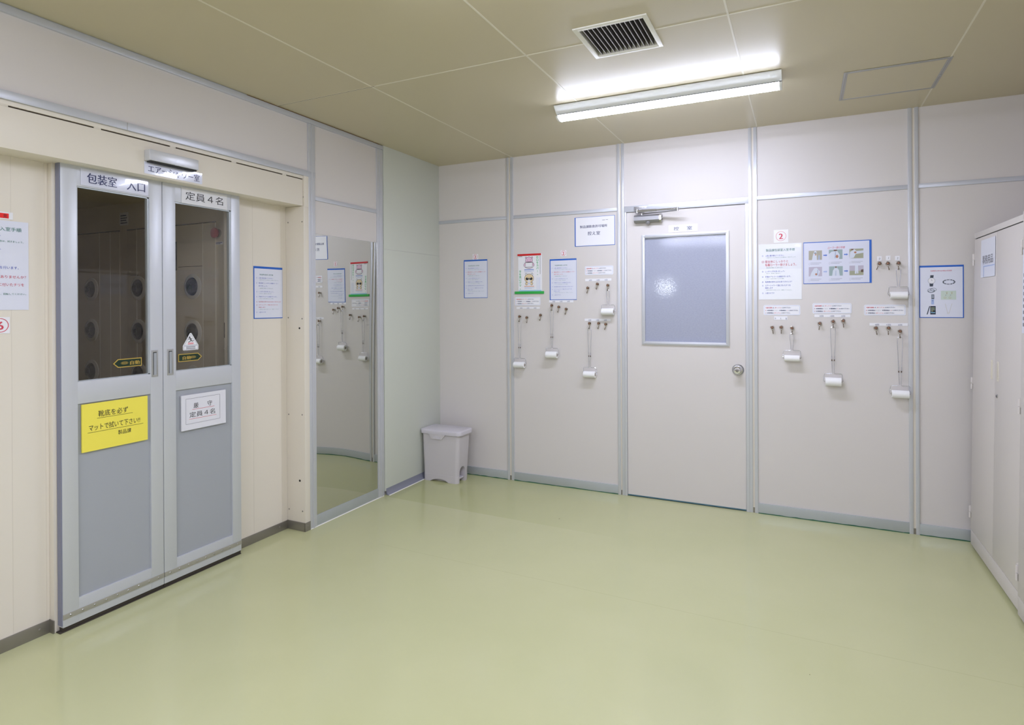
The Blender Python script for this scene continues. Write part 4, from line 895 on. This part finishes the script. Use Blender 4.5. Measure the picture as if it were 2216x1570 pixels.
# ------------------------------------------------------------------ ceiling lamps, vent, hatch
def lamp(x, y, label):
    t = thing('ceiling_lamp', label, 'ceiling lamp', (x, y, HC), group='ceiling lamps')
    L = 0.612
    MB().prism([(-0.080, -0.003), (0.080, -0.003), (0.080, -0.008), (0.037, -0.044), (-0.037, -0.044), (-0.080, -0.008)], 0, -L, L, 'lamp_body').build('housing', t)
    pr = [(0.046*math.cos(a), -0.053+0.022*math.sin(a)) for a in [-PI*k/14 for k in range(15)]]
    df = MB(); n = len(pr)
    for x in (-L+0.012, L-0.012): df.v += [(x, y, z) for y, z in pr]
    e = df.mi('diffuser'); h = df.mi('lamp_body')
    for k in range(n-1): df.f.append((k, n+k, n+k+1, k+1)); df.m.append(e)
    df.f += [tuple(range(n)), tuple(range(2*n-1, n-1, -1)), (0, n-1, 2*n-1, n)]; df.m += [e, e, h]
    df.build('diffuser', t)
    for s_ in (-1, 1): MB().prism([(0.0475*math.cos(a), -0.056+(0.006 if math.sin(a) > 0 else 0.0205)*math.sin(a)) for a in [-2*PI*k/24 for k in range(24)]], 0, s_*L-0.006-s_*0.006, s_*L+0.006-s_*0.006, 'lamp_body').build('end_cap', t)
lamp(2.078, -0.940, 'long lit tube lamp on the ceiling in front of the back door')
lamp(2.078, -2.750, 'long lit tube lamp on the ceiling just above the picture edge')
lamp(1.173, -4.560, 'added fill tube lamp on the ceiling beside the viewpoint, nearest the left wall')  # this lamp and the next three are unseen, added for fill
lamp(2.983, -4.560, 'added fill tube lamp on the ceiling beside the viewpoint, nearest the right wall')
lamp(1.173, -6.370, 'added fill tube lamp near the rear wall, on the left wall side')
lamp(2.983, -6.370, 'added fill tube lamp near the rear wall, on the right wall side')
t = thing('ceiling_vent', 'square white ceiling air vent with dark slats', 'vent', (2.0585, -1.7275, HC))
f = MB()
o_, i_ = 0.159, 0.140
oy, iy = 0.168, 0.1425
for x0, x1, y0, y1 in ((-o_, -i_, -oy, oy), (i_, o_, -oy, oy), (-i_, i_, -oy, -iy), (-i_, i_, iy, oy)): f.box(x0, x1, y0, y1, -0.006, 0, 'vent_frame', 0.0015)
for x0, x1, y0, y1 in ((-i_-.001, -i_+.002, -iy, iy), (i_-.002, i_+.001, -iy, iy), (-i_, i_, -iy-.001, -iy+.002), (-i_, i_, iy-.002, iy+.001)): f.box(x0, x1, y0, y1, -0.004, 0.045, 'vent_frame')
f.build('frame', t)
for k in range(13):
    x = -i_+0.0200*(k+1)
    MB().prism([(x-0.0012, -0.002), (x+0.0012, -0.002), (x+0.0042, 0.028), (x+0.0018, 0.028)], 1, -iy, iy, 'vent_blade').box(x-0.0016, x+0.0012, -iy, iy, -0.0032, -0.0015, 'vent_edge').build('slat', t)
g = MB()
for k in range(16): g.box(-i_, i_, -iy+0.0168*(k+1)-0.0008, -iy+0.0168*(k+1)+0.0008, 0.034, 0.055, 'vent_dark')
g.build('rear_grid', t)
MB().box(-i_, i_, -iy, iy, 0.10, 0.11, 'dark').box(-i_-.004, -i_, -iy, iy, 0.04, 0.11, 'dark').box(i_, i_+.004, -iy, iy, 0.04, 0.11, 'dark').box(-i_, i_, -iy-.004, -iy, 0.04, 0.11, 'dark').box(-i_, i_, iy, iy+.004, 0.04, 0.11, 'dark').build('duct', t)
t = thing('ceiling_hatch', 'square ceiling access hatch with thin aluminium frame', 'hatch', (3.204, -0.588, HC))
f = MB(); A, B_ = 0.229, 0.2325
for x0, x1, y0, y1 in ((-A, -A+.019, -B_, B_), (A-.019, A, -B_, B_), (-A+.019, A-.019, -B_, -B_+.019), (-A+.019, A-.019, B_-.019, B_)): f.box(x0, x1, y0, y1, -0.004, -0.0005, 'hatch_alum', 0.001)
f.build('frame', t)
f = MB()
for x0, x1, y0, y1 in ((-A+.009, -A+.0105, -B_+.009, B_-.009), (A-.0105, A-.009, -B_+.009, B_-.009), (-A+.009, A-.009, -B_+.009, -B_+.0105), (-A+.009, A-.009, B_-.0105, B_-.009)): f.box(x0, x1, y0, y1, -0.0044, -0.002, 'steel')
f.build('gap', t)
MB().box(-A+.019, A-.019, -B_+.019, B_-.019, -0.003, -0.0005, 'ceiling').build('hatch_door', t)
MB().box(A-.016, A-.003, 0.01, 0.03, -0.007, -0.002, 'hatch_alum', 0.001).build('latch', t)

# ------------------------------------------------------------------ pedal bin
def rrect(x0, x1, y0, y1, r, n=7):
    return [(cx+r*math.cos(q0+PI/2*k/n), cy+r*math.sin(q0+PI/2*k/n)) for cx, cy, q0 in ((x1-r, y0+r, -PI/2), (x1-r, y1-r, 0), (x0+r, y1-r, PI/2), (x0+r, y0+r, PI)) for k in range(n+1)]
def loft(b, secs, m):
    V = []; F = []; n = len(secs[0][1])
    for z, P in secs: V += [(x, y, z) for x, y in P]
    for j in range(len(secs)-1):
        for k in range(n): F.append((j*n+k, j*n+(k+1) % n, (j+1)*n+(k+1) % n, (j+1)*n+k))
    F += [tuple(range(n-1, -1, -1)), tuple(range((len(secs)-1)*n, len(secs)*n))]
    return b.add(V, F, m)
t = thing('pedal_bin', 'grey plastic pedal bin with closed lid standing in the corner', 'bin', (0.197, -0.205, 0.0))
bx = lambda z: rrect(-0.158-0.010*z/0.37, 0.160+0.013*z/0.37, -0.088-0.005*z/0.37, 0.078+0.020*z/0.37, 0.028)
body = loft(MB(), [(0.0, bx(0)), (0.055, bx(.055)), (0.0555, rrect(-0.1585, 0.1605, -0.0875, 0.079, 0.028)), (0.372, bx(.372))], 'bin')
bo = body.build('body', t, smooth=40)
cuts = []
arch = [(-0.058, -0.02), (0.026, -0.02), (0.026, 0.075)]+[(-0.016+0.042*math.cos(a), 0.085+0.040*math.sin(a)) for a in [PI*k/14 for k in range(15)]]+[(-0.058, 0.075)]
cuts.append(MB().prism(arch, 0, 0.085, 0.30, 'bin'))
wave = [(-0.090, -0.02), (-0.090, 0.002), (-0.070, 0.010), (-0.040, 0.020), (0.0, 0.024), (0.035, 0.019), (0.060, 0.008), (0.078, -0.001), (0.078, -0.02)]
cuts.append(MB().prism(wave, 1, -0.20, -0.055, 'bin'))
tmp = []
for cm in cuts:
    co = cm.build('cutter', t); md = bo.modifiers.new('cut', 'BOOLEAN'); md.operation = 'DIFFERENCE'; md.object = co; md.solver = 'EXACT'; tmp.append(co)
dg = bpy.context.evaluated_depsgraph_get(); dg.update()
nm = bpy.data.meshes.new_from_object(bo.evaluated_get(dg)); bo.modifiers.clear(); bo.data = nm
for co in tmp: bpy.data.objects.remove(co)
nm.polygons.foreach_set('use_smooth', [True]*len(nm.polygons)); nm.set_sharp_from_angle(angle=math.radians(35))
lid = loft(MB(), [(0.376, rrect(-0.181, 0.190, -0.105, 0.112, 0.036)), (0.400, rrect(-0.183, 0.192, -0.107, 0.114, 0.036)), (0.407, rrect(-0.180, 0.189, -0.104, 0.111, 0.034)), (0.411, rrect(-0.170, 0.179, -0.094, 0.101, 0.028))], 'bin_lid').build('lid', t, smooth=50)
MB().prism([(-0.094, 0.3765), (0.058, 0.3765), (0.026, 0.338), (-0.066, 0.338)], 1, -0.104, -0.085, 'bin').build('latch_tab', t)
MB().prism([(-0.020+0.036*math.cos(a), 0.3405+0.024*math.sin(a)) for a in [PI*k/14 for k in range(15)]], 1, -0.1065, -0.095, 'bin_lid').build('latch_button', t)
MB().box(0.10, 0.152, -0.052, 0.020, 0.028, 0.040, 'bin_lid', 0.004).build('pedal', t)

# ------------------------------------------------------------------ steel cabinets
def cabinet(name, loc, w_, h_, label, lean):
    t = thing(name, label, 'cabinet', loc, rot=(lean, 0, -PI/2), group='steel cabinets along the right wall')
    D = 0.40; z0 = 0.018
    MB().box(0, w_, 0.004, D, z0, h_, 'cabinet', 0.002).box(0.0, w_, 0.0, 0.006, h_-0.030, h_, 'cabinet', 0.0015).box(0.02, w_-0.012, 0.0025, 0.005, h_-0.038, h_-0.030, 'dark').build('carcass', t)
    MB().box(0.012, w_-0.02, -0.001, 0.006, z0, 0.098, 'cabinet', 0.001).build('kick_panel', t)
    mid = w_*0.515
    for i, (x0, x1) in enumerate(((0.012, mid-0.0008), (mid+0.0008, w_-0.012))):
        dr = MB().box(x0, x1, -0.002, 0.005, 0.102, h_-0.036, 'cabinet', 0.0012).build('door', t)
        px = mid-0.060 if i == 0 else mid+0.045
        q = MB()
        for a0, a1, c0, c1 in ((0, .005, 1.0, 1.098), (.017, .022, 1.0, 1.098), (.005, .017, 1.0, 1.008), (.005, .017, 1.088, 1.098)): q.box(px+a0, px+a1, -0.006, -0.0015, c0, c1, 'cabinet_pull', 0.0008)
        q.box(px+.005, px+.017, -0.0026, -0.0015, 1.008, 1.088, 'cap_ring' if i else 'cabinet_pull').build('pull', dr)
        if i: MB().lathe((mid+0.047, -0.002, 0.925), (0, -1, 0), [(0, .010), (.003, .010), (.0045, .008)], 'satin_chrome', 22).box(mid+0.0455, mid+0.0485, -0.0075, -0.006, 0.920, 0.930, 'dark').build('lock', dr)
        hx = 0.0065 if i == 0 else w_-0.008
        for hz in (1.602, 0.900, 0.165):
            MB().cyl((hx, -0.004, hz), (hx, -0.004, hz+0.032), 0.0065, 'cabinet', 14).cyl((hx, -0.004, hz+0.0335), (hx, -0.004, hz+0.066), 0.0065, 'cabinet', 14).box(hx, hx+0.012 if i == 0 else hx+0.006, -0.003, 0.0, hz, hz+0.030, 'steel').build('hinge', dr)
    for x in (0.02, w_-0.06):
        for y in (0.012, D-0.05): MB().box(x, x+0.04, y, y+0.03, 0.0035 if y > .1 else -0.002, z0+0.001, 'rubber').build('foot', t)
    return t
LEAN = -0.0155
cabinet('steel_cabinet', (3.638, -0.085, 0.003), 0.865, 1.785, 'ivory two-door steel cabinet standing in the corner by the back wall', LEAN)
cabinet('steel_cabinet', (3.628, -0.957, 0.003), 0.865, 1.792, 'ivory steel cabinet cut off by the right picture edge', LEAN)
def on_cab(y, z, dx=0.0): return (3.638+z*math.tan(-LEAN)-0.0042-dx, y, z)
t = thing('cabinet_paper', 'white paper labelling the contents taped high on the corner cabinet', 'label', on_cab(-0.250, 1.530), rot=(LEAN, 0, -PI/2))
MB().box(0, 0.265, -0.0010, 0, 0, 0.202, 'paper_cool').build('sheet', t)
Print().text('事務用品', 0.030, 0.075, 0.050, 'ink_soft', width=0.200, y=-0.0015).build('lettering', t)
Print().quad(0.050, 0.260, 0.055, 0.060, -0.0014, 'pale_blue').quad(0.050, 0.060, 0.0, 0.055, -0.0014, 'pale_blue').build('tape_edge', t)
t = thing('cabinet_paper', 'white printed list on the cabinet at the right picture edge', 'label', on_cab(-0.985, 1.260, 0.010), rot=(LEAN, 0, -PI/2))
MB().box(0, 0.210, -0.0010, 0, 0, 0.365, 'paper_cool').build('sheet', t)
p = Print()
for k in range(9): p.quad(0.012, 0.030, 0.03+k*0.027, 0.045+k*0.027, -0.0015, 'grey_text').quad(0.05, 0.18, 0.035+k*0.027, 0.040+k*0.027, -0.0015, 'grey_text')
p.build('lettering', t)
